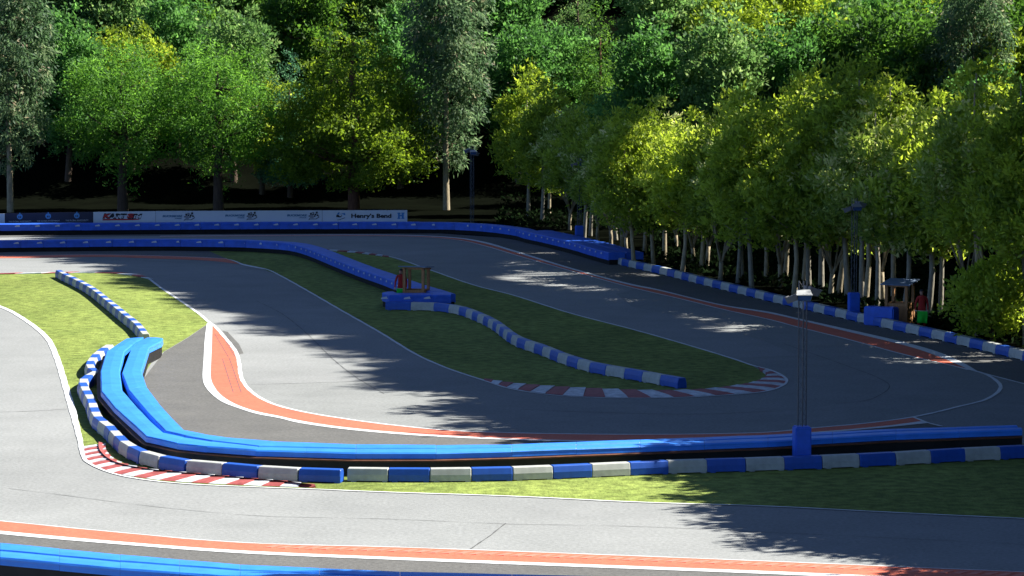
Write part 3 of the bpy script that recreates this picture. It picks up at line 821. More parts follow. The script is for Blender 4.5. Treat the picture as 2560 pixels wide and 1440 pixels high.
def text(root, body, x0, x1, y0, y1, m, bold=0.0, shear=0.0, off=.014, slope=0.0, name='lettering'):
    """flat lettering whose capitals fill the pixel box"""
    cu = bpy.data.curves.new('t', 'FONT'); cu.body = body; cu.offset = bold; cu.shear = shear; cu.resolution_u = 3
    o = bpy.data.objects.new('t', cu); COL.objects.link(o)
    me = bpy.data.meshes.new_from_object(o.evaluated_get(bpy.context.evaluated_depsgraph_get()))
    bpy.data.objects.remove(o); bpy.data.curves.remove(cu)
    co = np.array([v.co for v in me.vertices]); lo = co.min(0); hi = co.max(0)
    for v in me.vertices:
        u = (v.co.x - lo[0]) / (hi[0] - lo[0]); w = (v.co.y - lo[1]) / (hi[1] - lo[1])
        p = bp(x0 + (x1 - x0) * u, y1 + (y0 - y1) * w + slope * u, off) - root.location
        v.co = p
    me.name = name
    return link(name, me, m, root)

def circ(cx, cy, r, n=20, ry=None): return [(cx + r * math.cos(k * 2 * math.pi / n), cy + (ry or r) * math.sin(k * 2 * math.pi / n)) for k in range(n)]

bd = board(-160, 11.5, 536, 534, M['b_white'], 'white advertising board cut off by the left edge, blank where it shows')
bd = board(12.5, 232.5, 533.5, 529.7, M['b_navy'], 'dark navy advertising board with three round blue emblems')
for i, cx in enumerate((49.5, 120.5, 192)):
    cy = 541.5 - i * 1.25
    mark(bd, 'emblem', [circ(cx, cy, 7.0, 24), [(cx - 1.3, cy - 9.5), (cx + 1.3, cy - 9.5), (cx + 1.6, cy - 5), (cx - 1.6, cy - 5)]], M['ink_sky'])
    mark(bd, 'emblem_core', [circ(cx - 2.1, cy + 1, 1.5, 12, 2.6), circ(cx + 2.1, cy + 1, 1.5, 12, 2.6), [(cx - 4.5, cy - 7.5), (cx - 1.8, cy - 7.5), (cx - 2.2, cy - 5.2)], [(cx + 4.5, cy - 7.5), (cx + 1.8, cy - 7.5), (cx + 2.2, cy - 5.2)]], M['b_navy'], .016)
    text(bd, 'THE GLOBAL INVESTMENTS', cx - 28, cx + 28.5, 552.2 - i * 1.3, 555.4 - i * 1.3, M['ink_white'], slope=-.8)
    text(bd, 'WEALTH MANAGEMENT', cx - 24, cx + 24, 557 - i * 1.3, 559.4 - i * 1.3, M['ink_grey'], slope=-.8)
bd = board(233.2, 388.5, 530.0, 527.7, M['b_white'], 'pale advertising board with bold red and white racing lettering')
text(bd, 'KART SIM', 256, 356, 533, 547, M['ink_black'], bold=.075, shear=.25, slope=1)
text(bd, 'ART', 281, 313, 538, 545.5, M['ink_white'], bold=.02, shear=.25, off=.02, slope=.3)
text(bd, 'IM', 334, 354, 537.8, 546, M['ink_white'], bold=.02, shear=.25, off=.02, slope=.3)
text(bd, 'K', 257, 279, 534.5, 545, M['ink_red'], bold=.06, shear=.25, off=.02)
text(bd, 'S', 317, 335, 533.5, 545, M['ink_red'], bold=.06, shear=.1, off=.02)
mark(bd, 'underline', [[(256.5, 547.6), (352, 546.8), (346, 549.3), (330, 550.2), (256.5, 551)]], M['ink_red'])
bd = board(389.2, 805, 527.6, 525.8, M['b_white'], 'long pale advertising board with the same blue lettering and chequered flag three times')
for i, x in enumerate((406, 562.5, 717.5)):
    dy = (0, -1.6, -2.0)[i]
    text(bd, 'BUCKMORE', x, x + 50, 537.6 + dy, 543 + dy, M['ink_teal'], bold=.05, shear=.2)
    text(bd, 'PARK', x + 31, x + 49.5, 544.4 + dy, 547.6 + dy, M['ink_teal'], bold=.03, shear=.2)
    def q(pts): return [(x - 406 + 380 + a / 21.33, 515 + dy + b / 21.33) for a, b in pts]
    sq = lambda cx, cy, r: q([(cx - r, cy - r * .7), (cx + r * .7, cy - r), (cx + r, cy + r * .7), (cx - r * .6, cy + r)])
    mark(bd, 'chequered_flag', [sq(1830, 460, 60), sq(1945, 500, 48), sq(2065, 500, 55), sq(2140, 395, 60), sq(2175, 535, 50), sq(2030, 585, 45),
         q([(1960, 370), (1995, 370), (1995, 470), (1965, 470)]), q([(1690, 790), (1740, 705), (1810, 720), (1790, 750)]), q([(1800, 720), (2090, 720), (2090, 750), (1790, 750)]),
         q([(2080, 720), (2250, 620), (2270, 650), (2100, 750)]), q([(2210, 530), (2240, 530), (2275, 640), (2240, 640)]), q([(1700, 560), (1780, 540), (1790, 600), (1710, 610)])], M['ink_black'])
    mark(bd, 'emblem_shading', [q([(1780, 500), (1900, 520), (2000, 620), (1960, 700), (1780, 690)]), q([(1880, 360), (1960, 360), (1950, 450), (1890, 440)])], M['ink_grey'], .011)
bd = board(805.8, 1018, 525.8, 525.2, M['b_white'], "pale advertising board reading Henry's Bend at the right end of the boards")
text(bd, "Henry’s Bend", 878, 978.5, 534, 548, M['ink_black'], bold=.042)
mark(bd, 'letter', [[(993.5, 531.5), (1001, 531.5), (1001, 534.5), (999.5, 534.5), (999.5, 537.5), (1004.5, 537.5), (1004.5, 534.5), (1003.5, 534.5), (1003.5, 531.5), (1011, 531.5), (1011, 534.5), (1009.5, 534.5), (1009.5, 544.5), (1011, 544.5), (1011, 547.2), (1003.5, 547.2), (1003.5, 544.5), (1004.5, 544.5), (1004.5, 540.8), (999.5, 540.8), (999.5, 544.5), (1001, 544.5), (1001, 547.2), (993.5, 547.2), (993.5, 544.5), (995, 544.5), (995, 534.5), (993.5, 534.5)]], M['ink_blue'])
h = lambda pts: [(820 + a / 21.33, 515 + b / 21.33) for a, b in pts]
mark(bd, 'helmet_emblem', [h([(430, 590), (450, 470), (560, 470), (640, 560), (760, 470), (720, 560), (650, 610)]), h([(480, 735), (600, 720), (900, 610), (910, 640), (620, 740), (520, 750)])], M['ink_black'])
mark(bd, 'helmet_crown', [h([(460, 460), (540, 350), (620, 320), (600, 450)]), h([(620, 440), (780, 390), (900, 370), (930, 470), (880, 490), (800, 440)])], M['ink_blue'])

# ================================================================== UNDERGROWTH
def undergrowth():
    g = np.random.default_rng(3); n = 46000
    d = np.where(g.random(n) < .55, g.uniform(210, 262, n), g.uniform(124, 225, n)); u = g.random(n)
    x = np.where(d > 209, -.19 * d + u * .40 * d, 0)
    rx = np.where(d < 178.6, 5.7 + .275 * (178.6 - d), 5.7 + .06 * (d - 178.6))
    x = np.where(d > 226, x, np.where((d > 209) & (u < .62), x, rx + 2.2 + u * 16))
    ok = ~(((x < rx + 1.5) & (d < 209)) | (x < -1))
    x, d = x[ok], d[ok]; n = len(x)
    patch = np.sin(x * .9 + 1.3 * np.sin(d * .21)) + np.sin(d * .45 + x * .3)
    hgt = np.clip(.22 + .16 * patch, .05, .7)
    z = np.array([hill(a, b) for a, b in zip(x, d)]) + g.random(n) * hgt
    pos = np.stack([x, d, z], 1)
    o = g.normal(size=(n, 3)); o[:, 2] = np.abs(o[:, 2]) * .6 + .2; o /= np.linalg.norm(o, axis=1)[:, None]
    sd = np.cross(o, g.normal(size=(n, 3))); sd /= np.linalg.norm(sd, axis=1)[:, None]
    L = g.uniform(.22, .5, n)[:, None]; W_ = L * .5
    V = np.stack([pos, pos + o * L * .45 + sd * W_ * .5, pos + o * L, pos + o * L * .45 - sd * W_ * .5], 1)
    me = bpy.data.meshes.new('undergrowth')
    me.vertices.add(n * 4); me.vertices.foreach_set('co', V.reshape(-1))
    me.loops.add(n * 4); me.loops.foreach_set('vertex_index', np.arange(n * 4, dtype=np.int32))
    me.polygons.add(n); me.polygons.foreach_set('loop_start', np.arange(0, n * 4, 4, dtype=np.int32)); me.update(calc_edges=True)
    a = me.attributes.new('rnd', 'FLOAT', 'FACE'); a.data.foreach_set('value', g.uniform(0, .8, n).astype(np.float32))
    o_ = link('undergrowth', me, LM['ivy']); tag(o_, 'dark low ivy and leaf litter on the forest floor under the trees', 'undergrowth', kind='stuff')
undergrowth()

# ================================================================== TREES
def lerp_prof(prof, z):
    for (z0, r0), (z1, r1) in zip(prof, prof[1:]):
        if z <= z1: return r0 + (r1 - r0) * max(0, (z - z0)) / (z1 - z0)
    return prof[-1][1]

def leaf_mesh(name, seed, prof, n_clump, per, leaf, spread, droop=.0, rise=.3, blobs=26, blob_r=.42, tips=0.0, inner=.25, flat=.8):
    """crown of single leaf faces: blobs follow the radius profile (height, radius), clumps sit on the blobs, leaves on the clumps"""
    rg = np.random.default_rng(seed)
    z0, z1 = prof[0][0], prof[-1][0]
    B = []
    # blobs placed in proportion to girth
    zs = np.linspace(z0, z1, 60); rs = np.array([lerp_prof(prof, z) for z in zs]); cdf = np.cumsum(rs ** 1.5 + .05); cdf /= cdf[-1]
    blobs = int(blobs * 1.7)
    for i in range(blobs):
        z = np.interp((i + rg.uniform(.2, .8)) / blobs, cdf, zs); r = lerp_prof(prof, z)
        th = i * 2.39996 + rg.uniform(-.4, .4)
        br = max(.4, r * blob_r * .72 * rg.uniform(.75, 1.3))
        off = max(0, r - br * .85) * (rg.uniform(.78, 1.1) if rg.random() < .8 else rg.uniform(.2, .7))
        B.append((off * math.cos(th), off * math.sin(th), z, br, br * rg.uniform(.65, .95) * flat))
    B = np.array(B)
    w = B[:, 3] ** 2; w /= w.sum()
    bi = rg.choice(len(B), n_clump, p=w)
    d = rg.normal(size=(n_clump, 3)); d /= np.linalg.norm(d, axis=1)[:, None]
    d[:, 2] = np.where(d[:, 2] < -.3, -d[:, 2] * .6, d[:, 2]); d /= np.linalg.norm(d, axis=1)[:, None]
    rad = np.where(rg.random(n_clump) < inner, rg.uniform(.25, .8, n_clump), rg.uniform(.82, 1.12, n_clump))
    C = B[bi, :3] + d * rad[:, None] * np.stack([B[bi, 3], B[bi, 3], B[bi, 4]], 1)
    # leaves
    n = n_clump * per
    ci = np.repeat(np.arange(n_clump), per)
    o = d[ci] * .7 + rg.normal(size=(n, 3)) * .65; o[:, 2] += rise - droop
    o /= np.linalg.norm(o, axis=1)[:, None]
    pos = C[ci] + rg.normal(size=(n, 3)) * spread * np.array([1, 1, .8])
    if droop: pos[:, 2] -= rg.random(n) * spread * droop * 2
    side = np.cross(o, rg.normal(size=(n, 3))); side /= np.linalg.norm(side, axis=1)[:, None] + 1e-9
    L = leaf[0] * rg.uniform(.65, 1.3, n)[:, None]; Wd = leaf[1] * rg.uniform(.7, 1.25, n)[:, None]
    V = np.empty((n, 4, 3))
    V[:, 0] = pos; V[:, 1] = pos + o * L * .45 + side * Wd * .5; V[:, 2] = pos + o * L; V[:, 3] = pos + o * L * .45 - side * Wd * .5
    cl = (rg.normal(.0, .10, n_clump) + rg.normal(0, .10, len(B))[bi])[ci]
    rnd = np.clip(.40 + cl + rg.normal(0, .15, n), 0, .8)
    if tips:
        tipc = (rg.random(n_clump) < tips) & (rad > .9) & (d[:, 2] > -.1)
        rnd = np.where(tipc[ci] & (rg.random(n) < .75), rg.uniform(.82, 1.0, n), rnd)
    me = bpy.data.meshes.new(name)
    me.vertices.add(n * 4); me.vertices.foreach_set('co', V.reshape(-1))
    me.loops.add(n * 4); me.loops.foreach_set('vertex_index', np.arange(n * 4, dtype=np.int32))
    me.polygons.add(n); me.polygons.foreach_set('loop_start', np.arange(0, n * 4, 4, dtype=np.int32))
    me.update(calc_edges=True)
    a = me.attributes.new('rnd', 'FLOAT', 'FACE'); a.data.foreach_set('value', rnd.astype(np.float32))
    me.materials.append(None)
    return me, B

def trunk_mesh(name, seed, B, h, r, fork=None, lean=0, limbs=7):
    """tapered trunk with limbs that reach into the crown blobs; fork = height of a Y-shaped split"""
    rg = random.Random(seed); bm = bmesh.new()
    def wob(p, a): return p + Vector((rg.uniform(-a, a), rg.uniform(-a, a), 0))
    if fork:
        f = Vector((lean * fork, 0, fork))
        tube(bm, [(0, 0, -.3), (0, 0, .0), wob(f * .5, .03), f], [r * 1.35, r * 1.2, r, r * .95], 8)
        for s in (-1, 1):
            e = Vector((s * h * .13 + rg.uniform(-.2, .2), rg.uniform(-.4, .4), h * .62))
            tube(bm, [f - Vector((0, 0, .08)), f.lerp(e, .3) + Vector((s * .05, 0, 0)), wob(f.lerp(e, .65), .08), e], [r * .72, r * .62, r * .5, r * .3], 7)
        top = f
    else:
        top = Vector((lean * h, 0, h * .8))
        tube(bm, [(0, 0, -.3), (0, 0, 0), wob(top * .25, r * .5), wob(top * .5, r * .8), wob(top * .75, r * .8), top], [r * 1.5, r * 1.25, r * .95, r * .8, r * .55, r * .25], 9)
    idx = sorted(range(len(B)), key=lambda i: -B[i][3])[:limbs]
    for i in idx:
        e = Vector(B[i][:3]); zz = max(h * .22, min(e.z - abs(e.x) * .6, h * .7)) if not fork else fork + .3
        s = Vector((lean * zz, 0, zz)) if not fork else Vector((math.copysign(zz * .06, e.x), 0, zz))
        m_ = s.lerp(e, .5) + Vector((0, 0, -.15 * (e - s).length * .3))
        tube(bm, [s, wob(m_, .1), e], [r * .42, r * .28, r * .1], 6)
    bmesh.ops.recalc_face_normals(bm, faces=bm.faces)
    me = bpy.data.meshes.new(name); bm.to_mesh(me); bm.free()
    me.polygons.foreach_set('use_smooth', [True] * len(me.polygons)); me.materials.append(None)
    return me

PROTO = {}
def proto(key, seed, prof, n_clump, per, leaf, spread, h, r, fork=None, lean=0, limbs=7, **kw):
    cm, B = leaf_mesh('crown', seed, prof, n_clump, per, leaf, spread, **kw)
    PROTO[key] = (cm, trunk_mesh('trunk', seed, B, h, r, fork, lean, limbs), h)

proto('pepper', 11, [(1.6, 1.4), (3.0, 2.3), (4.0, 3.8), (6, 4.7), (9, 4.7), (11.5, 3.9), (12.8, 2.6), (13.5, 1.0)], 1500, 14, (.34, .10), .26, 13.5, .36, droop=.5, rise=.2, blobs=46, blob_r=.36, limbs=16)
proto('cedar', 12, [(1.8, 4.2), (3.2, 6.5), (5, 6.6), (8, 5.6), (11, 4.2), (13.5, 2.6), (15.5, 1.3), (16.4, .4)], 2600, 13, (.34, .15), .26, 16.4, .4, rise=.1, blobs=70, blob_r=.30, limbs=14)
proto('gum', 13, [(3.6, 1.3), (5, 2.1), (7, 2.8), (11, 3.4), (15, 3.3), (19, 2.6), (22, 1.0)], 1500, 13, (.42, .14), .26, 22, .22, droop=1.1, rise=.05, blobs=56, blob_r=.38, tips=.18, limbs=8)
proto('round', 14, [(2.6, 1.6), (3.8, 3.4), (6, 4.3), (9, 4.2), (11.5, 3.0), (12.6, 1.1)], 1300, 13, (.36, .22), .27, 12.6, .26, blobs=40, blob_r=.38, limbs=9)
proto('round_tall', 15, [(2.2, 1.8), (4, 3.2), (8, 3.9), (12, 3.4), (14.2, 2.0), (15.3, .7)], 1400, 13, (.38, .22), .28, 15.3, .26, blobs=44, blob_r=.38, limbs=9)
proto('conifer', 16, [(1.6, 3.0), (4, 3.1), (8, 2.4), (12, 1.5), (14.5, .5)], 1200, 13, (.30, .10), .25, 14.5, .24, rise=.0, droop=.2, blobs=52, blob_r=.36, limbs=6)
# small trees of the forest edge
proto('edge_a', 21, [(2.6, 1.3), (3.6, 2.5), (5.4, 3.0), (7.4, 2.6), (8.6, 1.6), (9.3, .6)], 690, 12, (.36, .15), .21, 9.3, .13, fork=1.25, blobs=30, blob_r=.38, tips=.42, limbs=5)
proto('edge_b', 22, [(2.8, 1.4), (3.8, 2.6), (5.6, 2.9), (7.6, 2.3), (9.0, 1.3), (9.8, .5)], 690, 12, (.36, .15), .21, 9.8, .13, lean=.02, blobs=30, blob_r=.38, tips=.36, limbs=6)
proto('edge_c', 23, [(2.3, 1.5), (3.4, 2.7), (5.2, 3.1), (7.0, 2.7), (8.2, 1.5), (8.8, .6)], 690, 12, (.36, .15), .21, 8.8, .13, fork=1.0, blobs=32, blob_r=.36, limbs=5)
proto('edge_d', 24, [(2.4, 1.3), (3.6, 2.4), (5.8, 2.6), (8.4, 2.0), (10.4, 1.1), (11.4, .4)], 690, 12, (.36, .15), .21, 11.4, .13, lean=-.015, blobs=36, blob_r=.36, limbs=6)
proto('bush', 25, [(.3, .9), (.9, 1.7), (1.8, 2.0), (2.7, 1.6), (3.4, .6)], 520, 12, (.24, .13), .17, 3.4, .08, fork=.35, blobs=24, blob_r=.40, limbs=8)
# unseen pines added so that their high crowns shade the track
proto('tall_pine', 26, [(0, 1.6), (2, 2.6), (6, 2.9), (12, 2.8), (14.6, 2.2), (16, .8)], 2600, 13, (.40, .20), .30, 1, .2, rise=0, blobs=56, blob_r=.45, inner=.5, limbs=0)

N_TREE = {}
def plant(name, key, loc, rz, s, leafm, barkm, label, cat='tree', group=None, sz=1.0, lift=0.0):
    cm, tm, h = PROTO[key]
    root = empty(name, loc, rz); root.scale = (s, s, s * sz)
    tag(root, label, cat, group)
    t = bpy.data.objects.new('trunk', tm); COL.objects.link(t); t.parent = root
    c = bpy.data.objects.new('crown', cm); COL.objects.link(c); c.parent = root
    if lift:
        c.location = (0, 0, lift / s); t.scale = (1, 1, 1 + lift / (s * h * .45))
    for o, m in ((t, M[barkm]), (c, LM[leafm])):
        o.material_slots[0].link = 'OBJECT'; o.material_slots[0].material = m
    return root

# --- the trees along the back of the boards
G1 = 'trees standing right behind the boards'
plant('pepper_tree', 'pepper', P(307, 527), .3, 1.0, 'fresh', 'bark', 'bright green round-headed tree behind the dark navy and lettered boards, left of the pair', group=G1)
plant('pepper_tree', 'pepper', P(546, 527), 1.2, 1.0, 'fresh', 'bark', 'bright green round-headed tree behind the chequered-flag board, right of the pair', group=G1)
plant('cedar_tree', 'cedar', P(885, 526), .8, 1.0, 'gold', 'bark_red', 'broad golden-green conical tree with red-brown trunk behind the boards', group=G1)
plant('gum_tree', 'gum', P(26, 531), 2.0, 1.0, 'silver', 'bark_pale', 'tall silvery drooping tree with bare pale trunk at the left edge', group=G1)
plant('gum_tree', 'gum', P(1116, 525), .4, 1.05, 'silver', 'bark_pale', 'tall silvery drooping tree with bare pale trunk past the end of the boards', group=G1)
gt = plant('gum_tree', 'gum', P(2412, YH + F * HC / 233), 1.0, .95, 'silver', 'bark_pale', 'silvery drooping tree with leaning white trunk high up at the top right', group='trees on the wooded hill')
gt.rotation_euler = (0, R(5), 1.0)

# --- named trees on the rising ground behind
G2 = 'trees on the wooded hill'
def hill_tree(name, key, px, depth, s, leafm, barkm, label, sz=1.0):
    x = (px - 1280) / F * depth
    plant(name, key, (x, depth, hill(x, depth) - .1), random.uniform(0, 6.2), s, leafm, barkm, label, group=G2, sz=sz)
hill_tree('conifer_tree', 'conifer', 725, 246, .86, 'blue', 'bark', 'soft blue-green pointed conifer rising left of the golden-green tree')
for nm, key, px, dp, s, lf, bk, lb in [
    ('broadleaf_tree', 'round_tall', 170, 250, .95, 'emerald', 'bark', 'dark emerald tree beside the silvery tree at the top left'),
    ('broadleaf_tree', 'round', 330, 254, 1.0, 'olive', 'bark', 'olive-brown tree above the left bright round-headed tree'),
    ('broadleaf_tree', 'round_tall', 445, 258, .95, 'emerald', 'bark', 'emerald tree in the gap above the two bright round-headed trees'),
    ('broadleaf_tree', 'round_tall', 585, 252, 1.0, 'pale', 'bark', 'pale-leaved tree above the right bright round-headed tree'),
    ('broadleaf_tree', 'round', 655, 247, .75, 'lime', 'bark', 'small yellow-green tree at the shoulder of the right round-headed tree'),
    ('broadleaf_tree', 'round_tall', 1000, 249, .95, 'emerald', 'bark', 'emerald tree between the golden-green tree and the right silvery tree'),
    ('broadleaf_tree', 'round_tall', 1295, 252, .92, 'emerald', 'bark_grey', 'emerald tree with grey trunk just right of the right silvery tree'),
    ('broadleaf_tree', 'round', 1400, 257, .95, 'emerald', 'bark_pale', 'emerald tree with pale trunks showing over the dark rock'),
    ('conifer_tree', 'conifer', 1500, 250, 1.05, 'deep', 'bark_red', 'dark conifer with red-brown trunk above the dark rock'),
    ('broadleaf_tree', 'round_tall', 1640, 242, 1.0, 'emerald', 'bark_grey', 'broad emerald tree at the top centre-right, brightest of its kind'),
    ('broadleaf_tree', 'round_tall', 1810, 236, 1.05, 'pale', 'bark', 'large pale-leaved tree behind the forest edge, top right of centre'),
    ('broadleaf_tree', 'round_tall', 1955, 238, 1.0, 'emerald', 'bark', 'deep shaded emerald tree at the top, right of the large pale-leaved one'),
    ('broadleaf_tree', 'round_tall', 2110, 240, 1.1, 'deep', 'bark', 'dark green small-leaved tree at the top right, left of two'),
    ('broadleaf_tree', 'round_tall', 2235, 238, 1.1, 'deep', 'bark', 'dark green small-leaved tree at the top right, right of two'),
    ('broadleaf_tree', 'round', 2475, 236, 1.15, 'olive', 'bark', 'olive tree behind the leaning white trunk at the top right'),
    ('broadleaf_tree', 'round_tall', 2590, 238, 1.15, 'deep', 'bark_red', 'dark tree with red-brown trunk cut off by the top right corner')]:
    hill_tree(nm, key, px, dp, s, lf, bk, lb)

# --- the wood further up the hill, row behind row
rg = random.Random(5)
ROWS = [(266, 'lower'), (284, 'middle'), (304, 'upper'), (324, 'topmost')]
for ri, (dp, rn) in enumerate(ROWS):
    n = 17
    for i in range(n):
        px = -120 + (2800) * (i + .5 + rg.uniform(-.25, .25)) / n
        d = dp + rg.uniform(-3, 3) - max(0, px - 1700) * .045
        key = rg.choice(['round', 'round_tall', 'round_tall', 'conifer']); lf = rg.choice(['emerald', 'deep', 'emerald', 'pale', 'olive', 'deep'])
        x = (px - 1280) / F * d
        kind = {'emerald': 'emerald', 'deep': 'dark green', 'pale': 'pale-leaved', 'olive': 'olive'}[lf] + (' pointed' if key == 'conifer' else ' rounded')
        plant('conifer_tree' if key == 'conifer' else 'broadleaf_tree', key, (x, d, hill(x, d) - .1), rg.uniform(0, 6.2), rg.uniform(.85, 1.1), lf, 'bark',
              f'{kind} tree, {nth(i + 1)} from the left in the {rn} row of the hill wood', group='wood further up the hill')

# --- the wood behind the forest edge on the right
for dp, off, rn in ((246, 0, 'nearest'), (258, 70, 'second'), (272, 20, 'third'), (292, 90, 'farthest')):
    i = 0
    for px in range(1880, 2760, 150):
        px = px + off + rg.uniform(-30, 30); d = dp + rg.uniform(-4, 4); x = (px - 1280) / F * d
        i += 1
        key = rg.choice(['round', 'round_tall', 'round_tall']); lf = rg.choice(['deep', 'emerald', 'pale', 'deep', 'olive'])
        kind = {'emerald': 'emerald', 'deep': 'dark green', 'pale': 'pale-leaved', 'olive': 'olive'}[lf]
        plant('broadleaf_tree', key, (x, d, hill(x, d) - .1), rg.uniform(0, 6.2), rg.uniform(1.0, 1.25), lf, 'bark', f'{kind} tall tree, {nth(i)} from left in the {rn} row behind the forest edge', group='wood behind the forest edge')

# --- the small trees of the forest edge on the right, one per trunk base, with extras that close the shade
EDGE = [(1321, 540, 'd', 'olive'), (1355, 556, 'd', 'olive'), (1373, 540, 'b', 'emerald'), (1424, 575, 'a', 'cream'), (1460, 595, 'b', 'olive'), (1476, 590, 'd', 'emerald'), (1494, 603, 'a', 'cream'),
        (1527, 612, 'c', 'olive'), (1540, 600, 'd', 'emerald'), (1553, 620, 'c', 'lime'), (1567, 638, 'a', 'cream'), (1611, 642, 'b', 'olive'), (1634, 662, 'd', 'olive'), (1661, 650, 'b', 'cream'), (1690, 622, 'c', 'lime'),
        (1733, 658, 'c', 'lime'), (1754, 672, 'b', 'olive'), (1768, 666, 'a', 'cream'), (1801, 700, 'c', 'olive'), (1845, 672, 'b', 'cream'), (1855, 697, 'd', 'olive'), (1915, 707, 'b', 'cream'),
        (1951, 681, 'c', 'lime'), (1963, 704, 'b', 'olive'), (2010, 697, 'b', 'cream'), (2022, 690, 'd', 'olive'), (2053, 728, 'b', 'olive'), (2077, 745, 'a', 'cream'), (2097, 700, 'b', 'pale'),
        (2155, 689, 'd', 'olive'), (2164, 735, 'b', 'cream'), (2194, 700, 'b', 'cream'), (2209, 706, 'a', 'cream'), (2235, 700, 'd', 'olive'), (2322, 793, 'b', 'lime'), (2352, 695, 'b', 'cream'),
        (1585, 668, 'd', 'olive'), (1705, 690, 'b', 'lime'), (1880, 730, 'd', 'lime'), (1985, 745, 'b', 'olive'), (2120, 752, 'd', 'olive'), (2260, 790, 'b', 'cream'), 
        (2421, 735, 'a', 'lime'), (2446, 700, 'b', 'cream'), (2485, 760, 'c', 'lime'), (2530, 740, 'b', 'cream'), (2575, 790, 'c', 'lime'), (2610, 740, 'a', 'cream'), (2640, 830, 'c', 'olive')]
WORD = {'olive': 'olive-green', 'emerald': 'emerald', 'cream': 'cream-tipped', 'lime': 'yellow-green', 'pale': 'pale-leaved'}
for x, y in [(24.6, 120), (26.8, 116), (26.5, 140), (25.2, 147), (24.2, 154), (29.2, 139)]: EDGE.append((1280 + F * x / y, YH + F * HC / y, 'd', 'olive'))  # extra trees added to stop sun leaking onto the track
EDGE.sort()
cnt = {}
for px, py, k, lf in EDGE:
    kind = (WORD[lf], 'forked' if k in 'ac' else 'straight')
    cnt[kind] = cnt.get(kind, 0) + 1
    p = P(px, py)
    lam = 1.0; far = p.x - row_x(p.y)
    if 1600 < px < 2600 and far > 6:                                        # keep the edge a narrow belt of trees
        want = rg.uniform(2.5, 6)
        while p.x * lam - row_x(p.y * lam) > want: lam -= .004
    p = Vector((p.x * lam, p.y * lam, 0)); lift = HC * (1 - lam)
    p.z = hill(p.x, p.y)
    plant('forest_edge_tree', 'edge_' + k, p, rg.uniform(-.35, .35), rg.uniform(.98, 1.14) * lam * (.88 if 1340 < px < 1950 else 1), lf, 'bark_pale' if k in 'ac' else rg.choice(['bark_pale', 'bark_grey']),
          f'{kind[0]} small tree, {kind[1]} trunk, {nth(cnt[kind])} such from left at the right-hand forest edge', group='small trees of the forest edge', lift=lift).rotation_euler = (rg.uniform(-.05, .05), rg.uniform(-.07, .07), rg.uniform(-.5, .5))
plant('bush', 'bush', P(2480, 862), .5, 1.05, 'lime', 'bark', 'bright yellow-green bush by the block row at the right edge', cat='bush')

# --- unseen pines added beyond the forest edge: high crowns sized to throw the track shade
SX, SY, EL = .968, .25, 45.0
TE = math.tan(R(EL))
EDGE_SH = [(-500, 640), (0, 641), (140, 650), (270, 688), (440, 745), (500, 790), (600, 812), (750, 850), (850, 880), (890, 925), (930, 950), (1000, 1000), (1060, 1050), (1080, 1090), (1300, 1104), (1500, 1130), (1600, 1180), (1680, 1240), (1700, 1285), (1790, 1330), (1860, 1385), (2150, 1415), (2350, 1440), (2700, 1470)]
ES = [P(*p) for p in EDGE_SH]
def shade_reach(b):
    """distance from a trunk, away from the sun, to the edge of the shade in the photograph"""
    best = None
    for p, q in zip(ES, ES[1:]):
        # b - t*(SX,SY) = p + u*(q-p)
        ex, ey = q.x - p.x, q.y - p.y
        det = SX * ey - SY * ex
        if abs(det) < 1e-6: continue
        rx, ry = b[0] - p.x, b[1] - p.y
        t = (rx * ey - ry * ex) / det; u = (SX * ry - SY * rx) / -det if False else None
        x, y = b[0] - t * SX, b[1] - t * SY
        L2 = ex * ex + ey * ey; u = ((x - p.x) * ex + (y - p.y) * ey) / L2
        if -1e-6 <= u <= 1 + 1e-6 and t > 5 and (best is None or t > best): best = t
    return best
KN = TE / (SX * .964 + SY * .265)                                   # rise of a sun ray per metre behind the block row
BELTS = [([(row_x(y) + 36, y) for y in (224, 213, 195, 178.6, 150, 129)], 43, 'nearer', 36),
         ([(row_x(y) + 40, y) for y in (230, 214, 196, 178.6, 150, 129)], 40, 'farther', 40),
         ([(30, 121), (29, 113), (27.5, 99), (27, 86), (27.5, 74)], 19, 'roadside', 6),
         ([(34, 131.5), (34.4, 127)], 2, 'middle', 12),
         ([(33.5, 123), (32.5, 114), (31, 100), (30.5, 87), (31, 75)], 17, 'outer', 9)]
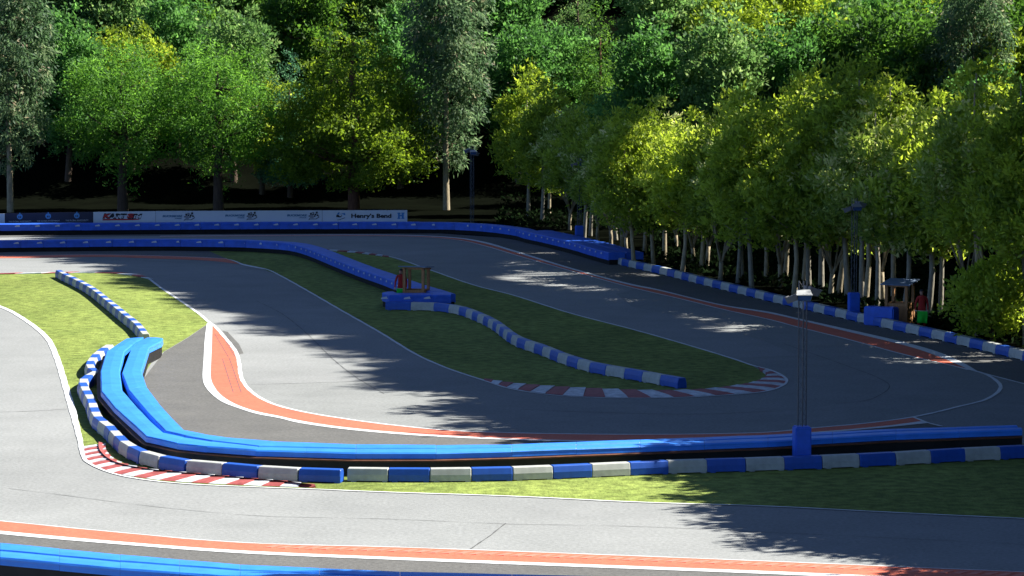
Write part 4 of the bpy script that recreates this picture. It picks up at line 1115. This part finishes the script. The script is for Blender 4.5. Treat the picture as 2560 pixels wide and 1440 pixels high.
for pts, nb, bn, rr in BELTS:
    BP = resample([Vector(p + (0,)) for p in pts], nb)
    ti = 0
    for i, b in enumerate(BP):
        b = b + Vector((rg.uniform(-1, 1), rg.uniform(-1, 1), 0))
        t = shade_reach((b.x, b.y)) or 78
        if rr == 12: t = 30
        top = min(t * TE + rg.uniform(-1.8, 1.8) - (1.6 if rr < 20 else 1.3), 84)
        bot = (.964 * KN * ((8.2 if b.y < 160 else 9 if b.y < 172 else 10.5) + rr) if rr > 20 else 20.5 if rr == 12 else 4.5) + rg.uniform(-.5, .8)
        ti += 1
        z0 = hill(b.x, b.y)
        root = empty('tall_pine', (b.x, b.y, z0), rg.uniform(0, 6.2))
        tag(root, f'added unseen shade pine, {nth(ti)} along the {bn} belt to the right of the forest edge', 'tree', 'added shade pines beyond the forest edge')
        top -= z0; bot -= z0
        bm = bmesh.new(); tube(bm, [(0, 0, -.3), (.05, 0, top * .3), (0, .06, top * .6), (0, 0, top * .95)], [.3, .24, .16, .04], 8)
        from_bm('trunk', bm, M['bark'], root, True)
        c = bpy.data.objects.new('crown', PROTO['tall_pine'][0]); COL.objects.link(c); c.parent = root
        c.location = (0, 0, bot); c.scale = (1.0, 1.0, (top - bot) / 16.0)
        c.material_slots[0].link = 'OBJECT'; c.material_slots[0].material = LM['pine']

# ================================================================== LIGHT, SKY, CAMERA
w = bpy.data.worlds.new('World'); SC.world = w; w.use_nodes = True
nt = w.node_tree; bg = nt.nodes['Background']
sky = nt.nodes.new('ShaderNodeTexSky'); sky.sky_type = 'NISHITA'; sky.sun_disc = False
sky.sun_elevation = R(EL); sky.sun_rotation = math.atan2(SX, SY)
sky.air_density = .3; sky.dust_density = .1; sky.ozone_density = 3.0
nt.links.new(sky.outputs[0], bg.inputs[0]); bg.inputs[1].default_value = .095
sun = bpy.data.lights.new('sun', 'SUN'); sun.energy = 5.0; sun.angle = R(.3); sun.color = (1, .965, .90)
so = bpy.data.objects.new('sun', sun); COL.objects.link(so)
S = Vector((SX * math.cos(R(EL)), SY * math.cos(R(EL)), math.sin(R(EL))))
so.rotation_euler = S.to_track_quat('Z', 'Y').to_euler(); so.location = S * 300

cam = bpy.data.cameras.new('camera'); cam.sensor_width = 36; cam.lens = F / 2560 * 36; cam.clip_start = 1; cam.clip_end = 2000
co = bpy.data.objects.new('camera', cam); COL.objects.link(co)
co.location = CAM; co.rotation_euler = (R(90) - PITCH, 0, 0)
SC.camera = co
vs = SC.view_settings; vs.view_transform = 'Standard'; vs.look = 'None'; vs.gamma = 1; vs.use_curve_mapping = False
vs.exposure = 1.5
SC.cycles.max_bounces = 8; SC.cycles.transparent_max_bounces = 4; SC.cycles.diffuse_bounces = 6; SC.cycles.transmission_bounces = 4
SC.cycles.use_denoising = True
